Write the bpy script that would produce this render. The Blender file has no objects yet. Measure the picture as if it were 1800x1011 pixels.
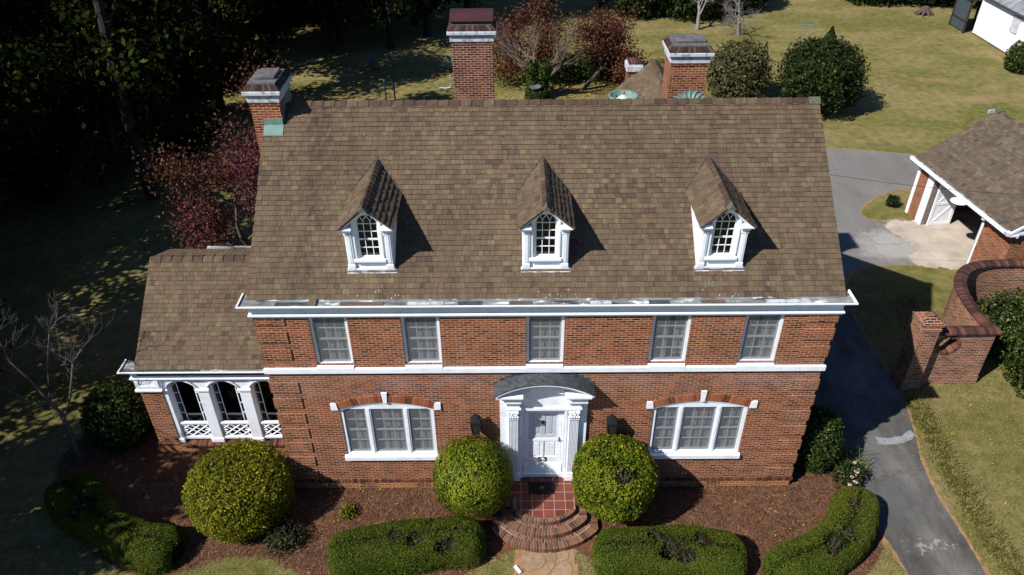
import bpy, bmesh, math, random
import numpy as np
from mathutils import Vector, Matrix
from mathutils.geometry import tessellate_polygon

SC = bpy.context.scene
COL = SC.collection
R = math.radians
rnd = random.Random(7)
rng = np.random.default_rng(11)

# ---------------------------------------------------------------- camera, world, sun, exposure
cam_d = bpy.data.cameras.new("camera"); cam = bpy.data.objects.new("camera", cam_d); COL.objects.link(cam)
cam_d.sensor_width = 36.0; cam_d.lens = 1349.4 / 1800 * 36; cam_d.clip_end = 500; cam_d.clip_start = .1
yaw, pit, roll = -.0043, .6142, .0088
F = Vector((math.sin(yaw) * math.cos(pit), math.cos(yaw) * math.cos(pit), -math.sin(pit)))
Rt = Vector((math.cos(yaw), -math.sin(yaw), 0)); Dn = F.cross(Rt)
R2 = Rt * math.cos(roll) + Dn * math.sin(roll); U2 = Rt * math.sin(roll) - Dn * math.cos(roll)
cam.matrix_world = Matrix(((R2.x, U2.x, -F.x, -.7519), (R2.y, U2.y, -F.y, -14.9501), (R2.z, U2.z, -F.z, 17.6646), (0, 0, 0, 1)))
SC.camera = cam

SUN_EL, SUN_TO = R(44.0), Vector((-.832, -.555, 0))
w = bpy.data.worlds.new("World"); SC.world = w; w.use_nodes = True
wn = w.node_tree; wn.nodes.clear()
sky = wn.nodes.new("ShaderNodeTexSky"); sky.sky_type = 'NISHITA'; sky.sun_disc = False
sky.ozone_density = 4.; sky.air_density = 1.; sky.dust_density = .3; sky.sun_elevation = SUN_EL; sky.sun_rotation = math.atan2(SUN_TO.x, SUN_TO.y)
bg = wn.nodes.new("ShaderNodeBackground"); bg.inputs[1].default_value = .055
wo = wn.nodes.new("ShaderNodeOutputWorld")
hue = wn.nodes.new("ShaderNodeMix"); hue.data_type = 'RGBA'; hue.blend_type = 'MULTIPLY'; hue.inputs[0].default_value = 1; hue.inputs[7].default_value = (.72, .95, 1.28, 1)
wn.links.new(sky.outputs[0], hue.inputs[6]); wn.links.new(hue.outputs[2], bg.inputs[0]); wn.links.new(bg.outputs[0], wo.inputs[0])
sd = bpy.data.lights.new("sun", 'SUN'); sd.energy = 5; sd.angle = R(.53); sd.color = (1, .98, .955)
sun = bpy.data.objects.new("sun", sd); COL.objects.link(sun)
sv = Vector((SUN_TO.x * math.cos(SUN_EL), SUN_TO.y * math.cos(SUN_EL), math.sin(SUN_EL)))
sun.rotation_euler = sv.to_track_quat('Z', 'Y').to_euler(); sun.location = (-30, -25, 40)
SC.view_settings.view_transform = 'Standard'; SC.view_settings.look = 'None'
SC.view_settings.exposure = .42; SC.view_settings.gamma = 1
SC.cycles.max_bounces = 5; SC.cycles.diffuse_bounces = 2; SC.cycles.transparent_max_bounces = 6

# ---------------------------------------------------------------- material helpers
def lin(*c):
    return tuple(((v / 255) / 12.92 if v / 255 <= .04045 else ((v / 255 + .055) / 1.055) ** 2.4) for v in c)

class Mat:
    def __init__(s, name):
        s.m = bpy.data.materials.new(name); s.m.use_nodes = True; s.nt = s.m.node_tree
        s.nt.nodes.clear(); s.out = s.nt.nodes.new("ShaderNodeOutputMaterial")
    def n(s, typ, ins=None, **at):
        q = s.nt.nodes.new("ShaderNode" + typ)
        for k, v in at.items(): setattr(q, k, v)
        for k, v in (ins or {}).items():
            if isinstance(v, bpy.types.NodeSocket): s.nt.links.new(v, q.inputs[k])
            else:
                i = q.inputs[k]
                if i.type == 'RGBA' and len(v) == 3: v = (*v, 1)
                i.default_value = v
        return q
    def ramp(s, fac, stops, interp='LINEAR'):
        q = s.nt.nodes.new("ShaderNodeValToRGB"); cr = q.color_ramp; cr.interpolation = interp
        while len(cr.elements) < len(stops): cr.elements.new(.5)
        for e, (p, c) in zip(cr.elements, stops):
            e.position = p; e.color = (*c, 1) if len(c) == 3 else c
        s.nt.links.new(fac, q.inputs[0]); return q.outputs[0]
    def mix(s, fac, a, b, mode='MIX'):
        q = s.nt.nodes.new("ShaderNodeMix"); q.data_type = 'RGBA'; q.blend_type = mode
        for k, v in ((0, fac), (6, a), (7, b)):
            if isinstance(v, bpy.types.NodeSocket): s.nt.links.new(v, q.inputs[k])
            else: q.inputs[k].default_value = v if k == 0 else (*v[:3], 1)
        return q.outputs[2]
    def math(s, op, a, b=0., c=0.):
        q = s.nt.nodes.new("ShaderNodeMath"); q.operation = op
        for k, v in enumerate((a, b, c)):
            if isinstance(v, bpy.types.NodeSocket): s.nt.links.new(v, q.inputs[k])
            else: q.inputs[k].default_value = v
        return q.outputs[0]
    def noise(s, vec, scale, detail=4, rough=.55):
        return s.n("TexNoise", {"Vector": vec, "Scale": scale, "Detail": detail, "Roughness": rough}).outputs[0]
    def mapv(s, vec, sc):
        return s.n("Mapping", {"Vector": vec, "Scale": sc}).outputs[0]
    def bump(s, h, strength=.3, dist=.01):
        return s.n("Bump", {"Height": h, "Strength": strength, "Distance": dist}).outputs[0]
    def pos(s): return s.n("NewGeometry").outputs[0]
    def uv(s): return s.n("TexCoord").outputs[2]
    def island(s): return s.n("NewGeometry").outputs["Random Per Island"]
    def bsdf(s, col, rough=.7, normal=None, metal=0., spec=.3, **kw):
        ins = {"Base Color": col, "Roughness": rough, "Metallic": metal, "Specular IOR Level": spec}
        if normal is not None: ins["Normal"] = normal
        ins.update(kw)
        b = s.n("BsdfPrincipled", ins); s.nt.links.new(b.outputs[0], s.out.inputs[0]); return s.m

def brick_mat(name, stops, mortar, bw=.212, rh=.0702, mw=.011, stain=.35, eff=0.):
    k = Mat(name); uv = k.uv(); P = k.pos()
    wob = k.n("TexNoise", {"Vector": uv, "Scale": 6., "Detail": 2.}).outputs[1]
    uv2 = k.n("VectorMath", {0: uv, 1: k.n("VectorMath", {0: wob, 3: .006}, operation='SCALE').outputs[0]}, operation='ADD').outputs[0]
    b = k.n("TexBrick", {"Vector": uv2, "Color1": (0, 0, 0), "Color2": (1, 1, 1), "Mortar": (0, 0, 0), "Scale": 1., "Mortar Size": mw,
                         "Mortar Smooth": .25, "Bias": 0., "Brick Width": bw, "Row Height": rh}, offset=.5)
    t = k.ramp(b.outputs[0], stops)
    grain = k.noise(uv, 45., 3)
    t = k.mix(.5, t, k.ramp(grain, [(.3, (.55, .55, .55)), (.7, (1.25, 1.2, 1.15))]), 'MULTIPLY')
    big = k.noise(P, .8, 5, .6)
    t = k.mix(stain, t, k.ramp(big, [(.32, (.35, .3, .3)), (.6, (1.1, 1.1, 1.1))]), 'MULTIPLY')
    mm = k.mix(.6, mortar, k.ramp(k.noise(P, 2.2, 4), [(.3, (.45, .4, .36)), (.65, (1.2, 1.15, 1.1))]), 'MULTIPLY')
    c = k.mix(b.outputs[1], t, mm)
    if eff:
        e = k.math('MULTIPLY', k.ramp(k.noise(k.mapv(P, (1.3, 1.3, .55)), 1.6, 6, .7), [(.56, (0, 0, 0)), (.72, (1, 1, 1))]), eff)
        z = k.n("SeparateXYZ", {0: P}).outputs[2]
        band = k.ramp(k.math('ABSOLUTE', k.math('SUBTRACT', z, 4.2)), [(.1, (1, 1, 1)), (.75, (0, 0, 0))])
        e2 = k.math('MULTIPLY', k.math('MULTIPLY', band, k.ramp(k.noise(k.mapv(P, (.8, .8, 1.6)), 1.3, 7, .75), [(.42, (0, 0, 0)), (.66, (1, 1, 1))])), .4)
        c = k.mix(k.math('MAXIMUM', e, e2), c, (.33, .26, .25))
    h = k.math('SUBTRACT', k.math('MULTIPLY', grain, .25), b.outputs[1])
    return k.bsdf(c, .85, k.bump(h, .7, .012), spec=.15)

BR_STOPS = [(0, lin(52, 36, 38)), (.1, lin(70, 42, 36)), (.2, lin(102, 56, 37)), (.6, lin(128, 70, 43)), (1, lin(148, 84, 52))]
M_BRICK = brick_mat("red_brick", BR_STOPS, lin(174, 134, 106), mw=.0125, eff=.28)
M_BRICK_PALE = brick_mat("pale_base_brick", [(0, lin(96, 58, 36)), (.5, lin(140, 90, 54)), (1, lin(156, 104, 64))], lin(190, 150, 110))
M_BRICK_DARK = brick_mat("weathered_shaded_brick", [(0, lin(52, 34, 34)), (.35, lin(92, 52, 40)), (.7, lin(120, 66, 44)), (1, lin(142, 82, 54))], lin(172, 140, 122), stain=.7)  # weathered; on the middle chimney its darkness stands for tree shade
M_BRICK_GARDEN = brick_mat("garden_wall_brick", [(0, lin(64, 42, 36)), (.3, lin(112, 68, 48)), (.7, lin(140, 86, 60)), (1, lin(158, 102, 70))], lin(172, 148, 128), stain=.6)

def soldier_mat(name="upright_brick", a=lin(60, 40, 36), b=lin(94, 60, 46), c=lin(130, 84, 60)):
    k = Mat(name); t = k.ramp(k.island(), [(0, a), (.3, b), (1, c)])
    t = k.mix(.4, t, k.ramp(k.noise(k.pos(), 30.), [(.3, (.5, .5, .5)), (.7, (1.2, 1.2, 1.2))]), 'MULTIPLY')
    return k.bsdf(t, .85, spec=.15)
M_SOLDIER = soldier_mat()
M_ARCH = soldier_mat("arch_brick", lin(92, 54, 40), lin(138, 80, 52), lin(168, 104, 68))
def coping_mat(name="coping_brick", a=lin(54, 40, 38), b=lin(80, 54, 46), c=lin(108, 72, 58)):
    k = Mat(name); t = k.ramp(k.island(), [(0, a), (.5, b), (1, c)])
    t = k.mix(.5, t, k.ramp(k.noise(k.pos(), 14., 5), [(.3, (.5, .5, .5)), (.72, (1.35, 1.3, 1.25))]), 'MULTIPLY')
    return k.bsdf(t, .9, spec=.15)
M_COPING = coping_mat()
M_STEP = coping_mat("step_brick", lin(72, 52, 44), lin(110, 76, 58), lin(140, 98, 74))
M_SOOTY = coping_mat("sooty_brick", lin(44, 38, 38), lin(66, 52, 48), lin(96, 76, 68))

def paint_mat(name, col, dirt=.25, rough=.5, scale=3.):
    k = Mat(name); P = k.pos()
    n = k.ramp(k.noise(P, scale, 6, .65), [(.34, (.45, .43, .4)), (.52, (1, 1, 1))])
    c = k.mix(dirt, col, n, 'MULTIPLY')
    return k.bsdf(c, rough, k.bump(k.noise(P, 60., 3), .08, .004), spec=.3)
M_WHITE = paint_mat("white_paint", (.80, .825, .85), .24)
M_WHITE_OLD = paint_mat("worn_white_paint", (.52, .53, .54), 1., .8, 7.)
M_SCREEN = paint_mat("aluminium_sash", (.42, .43, .44), .2)

def tin_mat(name="gutter_tin"):
    k = Mat(name); P = k.pos()
    a = k.ramp(k.noise(k.mapv(P, (1, 3, 1)), 1.1, 6, .65), [(.36, lin(70, 62, 58)), (.46, lin(118, 118, 116)), (.58, lin(132, 140, 136)), (.66, lin(215, 215, 212))])
    b = k.ramp(k.noise(k.mapv(P, (1, 2, 1)), 2.7, 5), [(.6, (0, 0, 0)), (.68, (1, 1, 1))])
    c = k.mix(b, a, (.72, .72, .72))
    return k.bsdf(c, .85, k.bump(b, .3, .01), spec=.1)
M_TIN = tin_mat()
def simple(name, col, rough=.6, metal=0., spec=.3, var=.25, scale=6.):
    k = Mat(name)
    c = k.mix(var, col, k.ramp(k.noise(k.pos(), scale, 5), [(.3, (.4, .4, .4)), (.65, (1.25, 1.25, 1.25))]), 'MULTIPLY')
    return k.bsdf(c, rough, metal=metal, spec=spec)
M_LEAD = simple("lead_sheet", lin(72, 76, 78), .8, .0, spec=.15, var=.85, scale=9.)
M_VERDI = simple("verdigris_copper", lin(102, 130, 122), .6, var=.4)
M_VERDI_PALE = simple("pale_verdigris", lin(196, 206, 180), .6, var=.3)
M_BROWNTIN = simple("brown_tin", lin(104, 84, 74), .7, var=.6)
M_BLACK = simple("black_iron", (.012, .013, .015), .45)
M_GLASSLAMP = simple("smoked_lamp_glass", (.03, .025, .02), .12, spec=.6)
M_NUM = simple("dark_bronze_number", (.03, .026, .02), .5)
M_BRASS = simple("dark_brass", (.12, .09, .05), .4, .7)
M_TERRA = simple("terracotta", lin(176, 100, 66), .8)
M_CONC = simple("weathered_concrete", lin(98, 94, 92), .9, var=.7, scale=8.)
M_REDCAP = simple("dark_red_metal", lin(66, 36, 36), .5, var=.4)
M_DARKIN = simple("dark_interior", (.012, .011, .010), .9)
M_GREENIRON = simple("green_garden_iron", lin(50, 76, 78), .6)
M_PALEBLUE = simple("pale_blue_metal", lin(78, 96, 102), .6)
M_MAT = simple("rubber_mat", (.012, .012, .012), .9)
M_STEEL = simple("galvanised_metal", lin(170, 178, 184), .45, .3)

def glass_mat(name="window_glass", tr=.72, tint=(.8, .85, .85)):
    k = Mat(name)
    g = k.n("BsdfGlossy", {"Color": (.75, .8, .85), "Roughness": .03})
    t = k.n("BsdfTransparent", {"Color": tint})
    fr = k.n("LayerWeight", {"Blend": .5}).outputs[1]
    f = k.math('ADD', k.math('MULTIPLY', k.math('POWER', fr, 4.), .6), 1 - tr)
    mx = k.n("MixShader", {0: k.math('MINIMUM', f, 1.), 1: t.outputs[0], 2: g.outputs[0]})
    k.nt.links.new(mx.outputs[0], k.out.inputs[0]); return k.m
M_GLASS = glass_mat("window_glass", .95, (.66, .67, .68))
M_MOSS = simple("mossy_cap", lin(92, 94, 76), .9, var=.7, scale=20.)
M_MORTAR = simple("pale_mortar", lin(150, 128, 108), .95, var=.5)
M_GLASS_DARK = glass_mat("dark_window_glass", .95, (.05, .05, .05))
M_GLASS_PORCH = glass_mat("porch_glass", .9, (.3, .3, .3))
def screen_mat():
    k = Mat("insect_screen")
    d = k.n("BsdfDiffuse", {"Color": (.22, .225, .23)}); t = k.n("BsdfTransparent", {"Color": (1, 1, 1)})
    mx = k.n("MixShader", {0: .36, 1: t.outputs[0], 2: d.outputs[0]}); k.nt.links.new(mx.outputs[0], k.out.inputs[0]); return k.m
M_MESH = screen_mat()
def curtain_mat():
    k = Mat("net_curtain"); P = k.pos()
    c = k.ramp(k.noise(k.mapv(P, (4, 4, .8)), 1.6, 3), [(.3, lin(176, 177, 176)), (.7, lin(212, 211, 208))])
    return k.bsdf(c, .9, spec=.1)
M_CURTAIN = curtain_mat()
def blind_mat():
    k = Mat("slatted_blind"); P = k.pos()
    wv = k.n("TexWave", {"Vector": P, "Scale": 5.2, "Distortion": 0.}, bands_direction='Z').outputs[1]
    c = k.ramp(wv, [(.25, lin(160, 160, 158)), (.6, lin(216, 214, 210))])
    return k.bsdf(c, .8, spec=.1)
M_BLIND = blind_mat()

def shingle_mat(name, stops, stain=0., specks=False):
    k = Mat(name); P = k.pos(); uv = k.uv()
    c = k.ramp(k.island(), stops, 'LINEAR')
    cl = k.ramp(k.noise(P, .75, 2), [(.56, (0, 0, 0)), (.74, (.3, .3, .3))])
    pick = k.math('LESS_THAN', k.n('TexWhiteNoise', {'W': k.island()}, noise_dimensions='1D').outputs[0], cl)
    c = k.mix(k.math('MULTIPLY', pick, .6), c, lin(70, 50, 50))
    g = k.noise(k.mapv(uv, (24, 1.4, 1)), 1., 4, .65)
    c = k.mix(.7, c, k.ramp(g, [(.28, (.5, .48, .46)), (.7, (1.35, 1.33, 1.3))]), 'MULTIPLY')
    c = k.mix(.32, c, k.ramp(k.noise(P, .55, 5, .6), [(.3, (.62, .6, .6)), (.66, (1.2, 1.18, 1.14))]), 'MULTIPLY')
    c = k.mix(.3, c, k.ramp(k.noise(k.mapv(P, (2.6, .3, .3)), 1.3, 6, .7), [(.36, (.5, .5, .5)), (.56, (1.12, 1.12, 1.12))]), 'MULTIPLY')
    c = k.mix(k.math('MULTIPLY', k.ramp(k.noise(P, 5.5, 5, .7), [(.6, (0, 0, 0)), (.7, (1, 1, 1))]), .3), c, lin(104, 100, 78))
    if stain:   # a sooty run mark down the slope
        sx = k.n("SeparateXYZ", {0: P})
        d = k.math('ABSOLUTE', k.math('ADD', sx.outputs[0], 5.85))
        m = k.math('MULTIPLY', k.ramp(d, [(0, (1, 1, 1)), (.55, (0, 0, 0))]), k.ramp(k.noise(k.mapv(P, (1.8, 1.4, 1.4)), 2.6, 6, .7), [(.44, (0, 0, 0)), (.64, (1, 1, 1))]))
        c = k.mix(k.math('MULTIPLY', m, .6), c, (.02, .019, .017))
    if specks:  # paint splashes and droppings
        v = k.n("TexVoronoi", {"Vector": P, "Scale": 11.}).outputs[0]
        sz = k.n("SeparateXYZ", {0: P}).outputs[2]
        lo = k.ramp(k.math('MULTIPLY', k.math('SUBTRACT', sz, 6.6), .6), [(.05, (1, 1, 1)), (.42, (0, 0, 0))])
        sx_ = k.n("SeparateXYZ", {0: P}).outputs[0]
        dd = k.math('MINIMUM', k.math('MINIMUM', k.math('ABSOLUTE', k.math('ADD', sx_, 4.1)), k.math('ABSOLUTE', k.math('SUBTRACT', sx_, .1))), k.math('ABSOLUTE', k.math('SUBTRACT', sx_, 4.35)))
        gate = k.math('MAXIMUM', k.ramp(dd, [(.5, (1, 1, 1)), (1.15, (0, 0, 0))]), k.ramp(k.noise(P, .9, 3), [(.5, (0, 0, 0)), (.7, (.5, .5, .5))]))
        th = k.math('MULTIPLY', k.math('MULTIPLY', gate, lo), .15)
        sp = k.math('LESS_THAN', v, k.math('ADD', th, .006))
        c = k.mix(sp, c, (.62, .62, .6))
    return k.bsdf(c, .85, k.bump(g, .25, .006), spec=.2)
SH = [(0, lin(79, 62, 55)), (.03, lin(89, 74, 60)), (.35, lin(96, 81, 64)), (.7, lin(101, 85, 67)), (.92, lin(104, 90, 69)), (.98, lin(105, 98, 74)), (1, lin(111, 93, 69))]
M_SHINGLE = shingle_mat("roof_shingle", SH, 1., True)
M_SHINGLE2 = shingle_mat("plain_roof_shingle", SH)
M_SHINGLE3 = shingle_mat("garage_shingle", [(0, lin(84, 72, 62)), (.4, lin(92, 81, 68)), (.85, lin(100, 88, 74)), (1, lin(104, 98, 78))])
M_RIDGE = shingle_mat("ridge_tile", [(0, lin(72, 54, 48)), (.6, lin(86, 70, 56)), (1, lin(98, 84, 66))])

def leaf_mat(name, stops, tr=.28, rough=.6, spec=.14, patch=None):
    k = Mat(name); c = k.ramp(k.island(), stops)
    if patch:
        f = k.ramp(k.noise(k.pos(), patch[0], 3), [(.42, (0, 0, 0)), (.62, (1, 1, 1))])
        c = k.mix(f, c, k.mix(.6, c, patch[1]))
    p = k.n("BsdfPrincipled", {"Base Color": c, "Roughness": rough, "Specular IOR Level": spec})
    t = k.n("BsdfTranslucent", {"Color": c})
    mx = k.n("MixShader", {0: tr, 1: p.outputs[0], 2: t.outputs[0]})
    k.nt.links.new(mx.outputs[0], k.out.inputs[0]); return k.m
L_BALL = leaf_mat("holly_leaf", [(0, lin(30, 42, 12)), (.4, lin(64, 84, 20)), (.8, lin(104, 118, 30)), (1, lin(158, 154, 48))], patch=(1.8, lin(140, 140, 36)), spec=.08, rough=.6)
L_YELLOW = leaf_mat("golden_holly_leaf", [(0, lin(60, 66, 14)), (.4, lin(104, 106, 22)), (.8, lin(146, 140, 32)), (1, lin(176, 160, 46))], patch=(1.2, lin(90, 96, 24)))
L_HEDGE = leaf_mat("boxwood_leaf", [(0, lin(40, 52, 12)), (.5, lin(68, 84, 20)), (.9, lin(96, 110, 28)), (1, lin(112, 120, 36))], patch=(1.1, lin(98, 96, 34)))
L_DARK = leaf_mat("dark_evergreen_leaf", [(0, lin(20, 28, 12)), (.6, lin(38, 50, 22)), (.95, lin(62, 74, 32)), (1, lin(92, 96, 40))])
L_GLOSSY = leaf_mat("glossy_camellia_leaf", [(0, lin(22, 34, 12)), (.55, lin(46, 64, 22)), (.85, lin(76, 90, 34)), (1, lin(126, 128, 60))], rough=.5, spec=.2)
L_SPARSE = leaf_mat("sparse_leaf", [(0, lin(54, 44, 36)), (.5, lin(78, 72, 40)), (1, lin(92, 104, 36))])
L_OLIVE = leaf_mat("olive_grey_leaf", [(0, lin(48, 50, 32)), (.5, lin(80, 82, 50)), (.9, lin(106, 100, 62)), (1, lin(124, 98, 66))])
L_HOLLY = leaf_mat("holly_tree_leaf", [(0, lin(20, 30, 12)), (.6, lin(38, 52, 20)), (.94, lin(64, 78, 30)), (1, lin(110, 108, 44))])
L_GREY = leaf_mat("grey_green_leaf", [(0, lin(40, 44, 28)), (.6, lin(66, 72, 44)), (.9, lin(88, 86, 54)), (1, lin(104, 84, 60))])
L_RED = leaf_mat("red_dogwood_leaf", [(0, lin(52, 28, 24)), (.45, lin(90, 46, 40)), (.75, lin(108, 60, 46)), (.9, lin(98, 82, 42)), (1, lin(126, 94, 50))])
L_MAROON = leaf_mat("maroon_leaf", [(0, lin(54, 28, 30)), (.6, lin(94, 48, 52)), (1, lin(130, 80, 76))])
L_RUST = leaf_mat("rust_leaf", [(0, lin(50, 30, 22)), (.6, lin(84, 50, 36)), (1, lin(108, 72, 46))])
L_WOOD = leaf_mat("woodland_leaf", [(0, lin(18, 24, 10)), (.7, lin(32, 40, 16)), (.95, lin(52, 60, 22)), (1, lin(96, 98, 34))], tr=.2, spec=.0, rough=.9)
L_IVY = leaf_mat("ivy_leaf", [(0, lin(22, 36, 12)), (.6, lin(44, 62, 22)), (1, lin(84, 96, 34))])
L_STRAP = leaf_mat("strap_leaf", [(0, lin(50, 62, 22)), (.5, lin(94, 106, 42)), (.85, lin(140, 138, 70)), (1, lin(176, 160, 100))])
L_DRY = leaf_mat("dry_border_grass", [(0, lin(66, 74, 28)), (.45, lin(108, 106, 50)), (.8, lin(140, 126, 74)), (1, lin(172, 150, 100))])
L_STRAW = leaf_mat("pine_needle", [(0, lin(58, 38, 28)), (.5, lin(100, 73, 55)), (.9, lin(136, 103, 78)), (1, lin(166, 132, 104))], tr=.1)
L_GRASS = leaf_mat("grass_blade", [(0, lin(70, 74, 32)), (.5, lin(118, 114, 62)), (.85, lin(150, 138, 86)), (1, lin(178, 160, 112))])
L_PINK = leaf_mat("pink_petal", [(0, lin(190, 140, 144)), (1, lin(222, 190, 188))])
L_FALLEN = leaf_mat("fallen_leaf", [(0, lin(140, 104, 40)), (.5, lin(190, 160, 60)), (1, lin(150, 88, 50))])
M_BARK = simple("brown_bark", lin(86, 74, 64), .9, var=.6, scale=14.)
M_BARK_GREY = simple("grey_bark", lin(134, 128, 122), .9, var=.5, scale=12.)
M_BARK_DARK = simple("dark_bark", lin(48, 42, 36), .9, var=.5)
M_TWIG = simple("dead_twig", lin(84, 70, 62), .9)
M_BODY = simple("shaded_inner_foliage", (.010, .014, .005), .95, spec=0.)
M_BODY_HEDGE = simple("shaded_hedge_foliage", (.012, .014, .006), .95, spec=0.)  # near-black: the hedge's inner shade put into the shell colour

# ---------------------------------------------------------------- mesh helpers
def uv_box(me):
    n = len(me.loops)
    if not n: return
    uvl = me.uv_layers.new(name="UVMap")
    co = np.empty(len(me.vertices) * 3, 'f'); me.vertices.foreach_get("co", co); co = co.reshape(-1, 3)
    vi = np.empty(n, 'i'); me.loops.foreach_get("vertex_index", vi)
    nf = len(me.polygons)
    nr = np.empty(nf * 3, 'f'); me.polygons.foreach_get("normal", nr); nr = nr.reshape(-1, 3)
    lt = np.empty(nf, 'i'); me.polygons.foreach_get("loop_total", lt)
    N = np.repeat(nr, lt, 0); P = co[vi]
    up = np.abs(N[:, 2]) > .75
    T = np.stack([-N[:, 1], N[:, 0]], 1); L = np.linalg.norm(T, axis=1, keepdims=True); L[L < 1e-6] = 1; T = T / L
    s = np.where(np.abs(T[:, 0]) > np.abs(T[:, 1]), np.sign(T[:, 0]), np.sign(T[:, 1]))[:, None]; s[s == 0] = 1; T = T * s
    u = np.where(up, P[:, 0], (P[:, :2] * T).sum(1)); v = np.where(up, P[:, 1], P[:, 2])
    uvl.data.foreach_set("uv", np.stack([u, v], 1).astype('f').ravel())

WORLD = {}
def put(name, data, parent=None):
    o = bpy.data.objects.new(name, data); COL.objects.link(o)
    if parent is not None:
        o.parent = parent
        o.matrix_parent_inverse = Matrix.Translation(-Vector(WORLD[parent.name]))
    WORLD[o.name] = WORLD[parent.name] if False else (0, 0, 0)
    return o

class MB:
    def __init__(s): s.v = []; s.f = []; s.uv = {}
    def face(s, pts, uv=None):
        i = len(s.v); s.v += [tuple(p) for p in pts]; s.f.append(tuple(range(i, i + len(pts))))
        if uv: s.uv[len(s.f) - 1] = uv
        return s
    def add(s, verts, faces):
        i = len(s.v); s.v += [tuple(p) for p in verts]; s.f += [tuple(a + i for a in f) for f in faces]; return s
    def box(s, x0, x1, y0, y1, z0, z1, T=None, bev=0.):
        if bev:
            b = bev
            v = []
            for (sx, X) in ((1, x0), (-1, x1)):
                for (sy, Y) in ((1, y0), (-1, y1)):
                    for (sz, Z) in ((1, z0), (-1, z1)):
                        v += [(X, Y + sy * b, Z + sz * b), (X + sx * b, Y, Z + sz * b), (X + sx * b, Y + sy * b, Z)]
            bm = bmesh.new()
            for p in v: bm.verts.new(T @ Vector(p) if T else p)
            bmesh.ops.convex_hull(bm, input=bm.verts)
            bmesh.ops.dissolve_limit(bm, angle_limit=.01, verts=bm.verts, edges=bm.edges)
            bm.verts.index_update(); bm.normal_update()
            s.add([q.co[:] for q in bm.verts], [[q.index for q in f.verts] for f in bm.faces]); bm.free(); return s
        v = [Vector((x, y, z)) for x in (x0, x1) for y in (y0, y1) for z in (z0, z1)]
        if T: v = [T @ p for p in v]
        return s.add(v, [(0, 1, 3, 2), (4, 6, 7, 5), (0, 4, 5, 1), (2, 3, 7, 6), (0, 2, 6, 4), (1, 5, 7, 3)])
    def prism(s, poly, a, b, f, cap=True):
        """poly of 2D points, f(p, t) -> 3D, swept from t=a to t=b"""
        n = len(poly); A = [f(p, a) for p in poly]; B = [f(p, b) for p in poly]
        i = len(s.v); s.v += [tuple(p) for p in A + B]
        for j in range(n): s.f.append((i + j, i + (j + 1) % n, i + n + (j + 1) % n, i + n + j))
        if cap:
            for t in tessellate_polygon([[Vector((p[0], p[1], 0)) for p in poly]]):
                s.f.append((i + t[0], i + t[1], i + t[2])); s.f.append((i + n + t[2], i + n + t[1], i + n + t[0]))
        return s
    def plate(s, outer, holes, f, t):
        """flat plate with holes; f(u, v, d) -> 3D, d = depth behind the face"""
        loops = [outer] + list(holes)
        tri = tessellate_polygon([[Vector((p[0], p[1], 0)) for p in L] for L in loops])
        flat = [p for L in loops for p in L]; n = len(flat); i = len(s.v)
        s.v += [tuple(f(p[0], p[1], 0)) for p in flat] + [tuple(f(p[0], p[1], t)) for p in flat]
        for a, b, c in tri: s.f.append((i + a, i + b, i + c)); s.f.append((i + n + c, i + n + b, i + n + a))
        k = 0
        for L in loops:
            m = len(L)
            for j in range(m):
                p, q = k + j, k + (j + 1) % m; s.f.append((i + p, i + q, i + n + q, i + n + p))
            k += m
        return s
    def tube(s, pts, rad, k=8, cap=True):
        pts = [Vector(p) for p in pts]; n = len(pts)
        rad = [rad] * n if isinstance(rad, (int, float)) else rad
        i = len(s.v); ref = Vector((0, 0, 1))
        for j, p in enumerate(pts):
            t = (pts[min(j + 1, n - 1)] - pts[max(j - 1, 0)]).normalized()
            r = ref if abs(t.dot(ref)) < .95 else Vector((1, 0, 0))
            a = t.cross(r).normalized(); b = t.cross(a)
            for q in range(k):
                an = 2 * math.pi * q / k; s.v.append(tuple(p + (a * math.cos(an) + b * math.sin(an)) * rad[j]))
        for j in range(n - 1):
            for q in range(k): s.f.append((i + j * k + q, i + j * k + (q + 1) % k, i + (j + 1) * k + (q + 1) % k, i + (j + 1) * k + q))
        if cap: s.f.append(tuple(i + q for q in range(k))[::-1]); s.f.append(tuple(i + (n - 1) * k + q for q in range(k)))
        return s
    def lathe(s, prof, c, k=24, a0=0, a1=2 * math.pi):
        i = len(s.v); full = abs(a1 - a0 - 2 * math.pi) < 1e-4; m = k if full else k + 1
        for r, z in prof:
            for q in range(m):
                an = a0 + (a1 - a0) * q / k; s.v.append((c[0] + r * math.cos(an), c[1] + r * math.sin(an), c[2] + z))
        for j in range(len(prof) - 1):
            for q in range(k):
                q2 = (q + 1) % m; s.f.append((i + j * m + q, i + j * m + q2, i + (j + 1) * m + q2, i + (j + 1) * m + q))
        return s
    def build(s, name, mat, parent=None, smooth=False, fix=True, bevel=0.):
        me = bpy.data.meshes.new(name)
        if fix:
            bm = bmesh.new(); vs = [bm.verts.new(p) for p in s.v]
            for f in s.f:
                try: bm.faces.new([vs[q] for q in f])
                except ValueError: pass
            bmesh.ops.recalc_face_normals(bm, faces=bm.faces); bm.to_mesh(me); bm.free()
        else:
            me.from_pydata(s.v, [], s.f)
        if s.uv and not fix:
            uvl = me.uv_layers.new(name="UVMap")
            for fi, uv in s.uv.items():
                p = me.polygons[fi]
                for li, q in zip(p.loop_indices, uv): uvl.data[li].uv = q
        else: uv_box(me)
        if smooth: me.polygons.foreach_set("use_smooth", [True] * len(me.polygons))
        me.materials.append(mat)
        o = put(name, me, parent)
        if bevel:
            b = o.modifiers.new("bevel", 'BEVEL'); b.width = bevel; b.segments = 1; b.limit_method = 'ANGLE'
        return o

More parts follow.
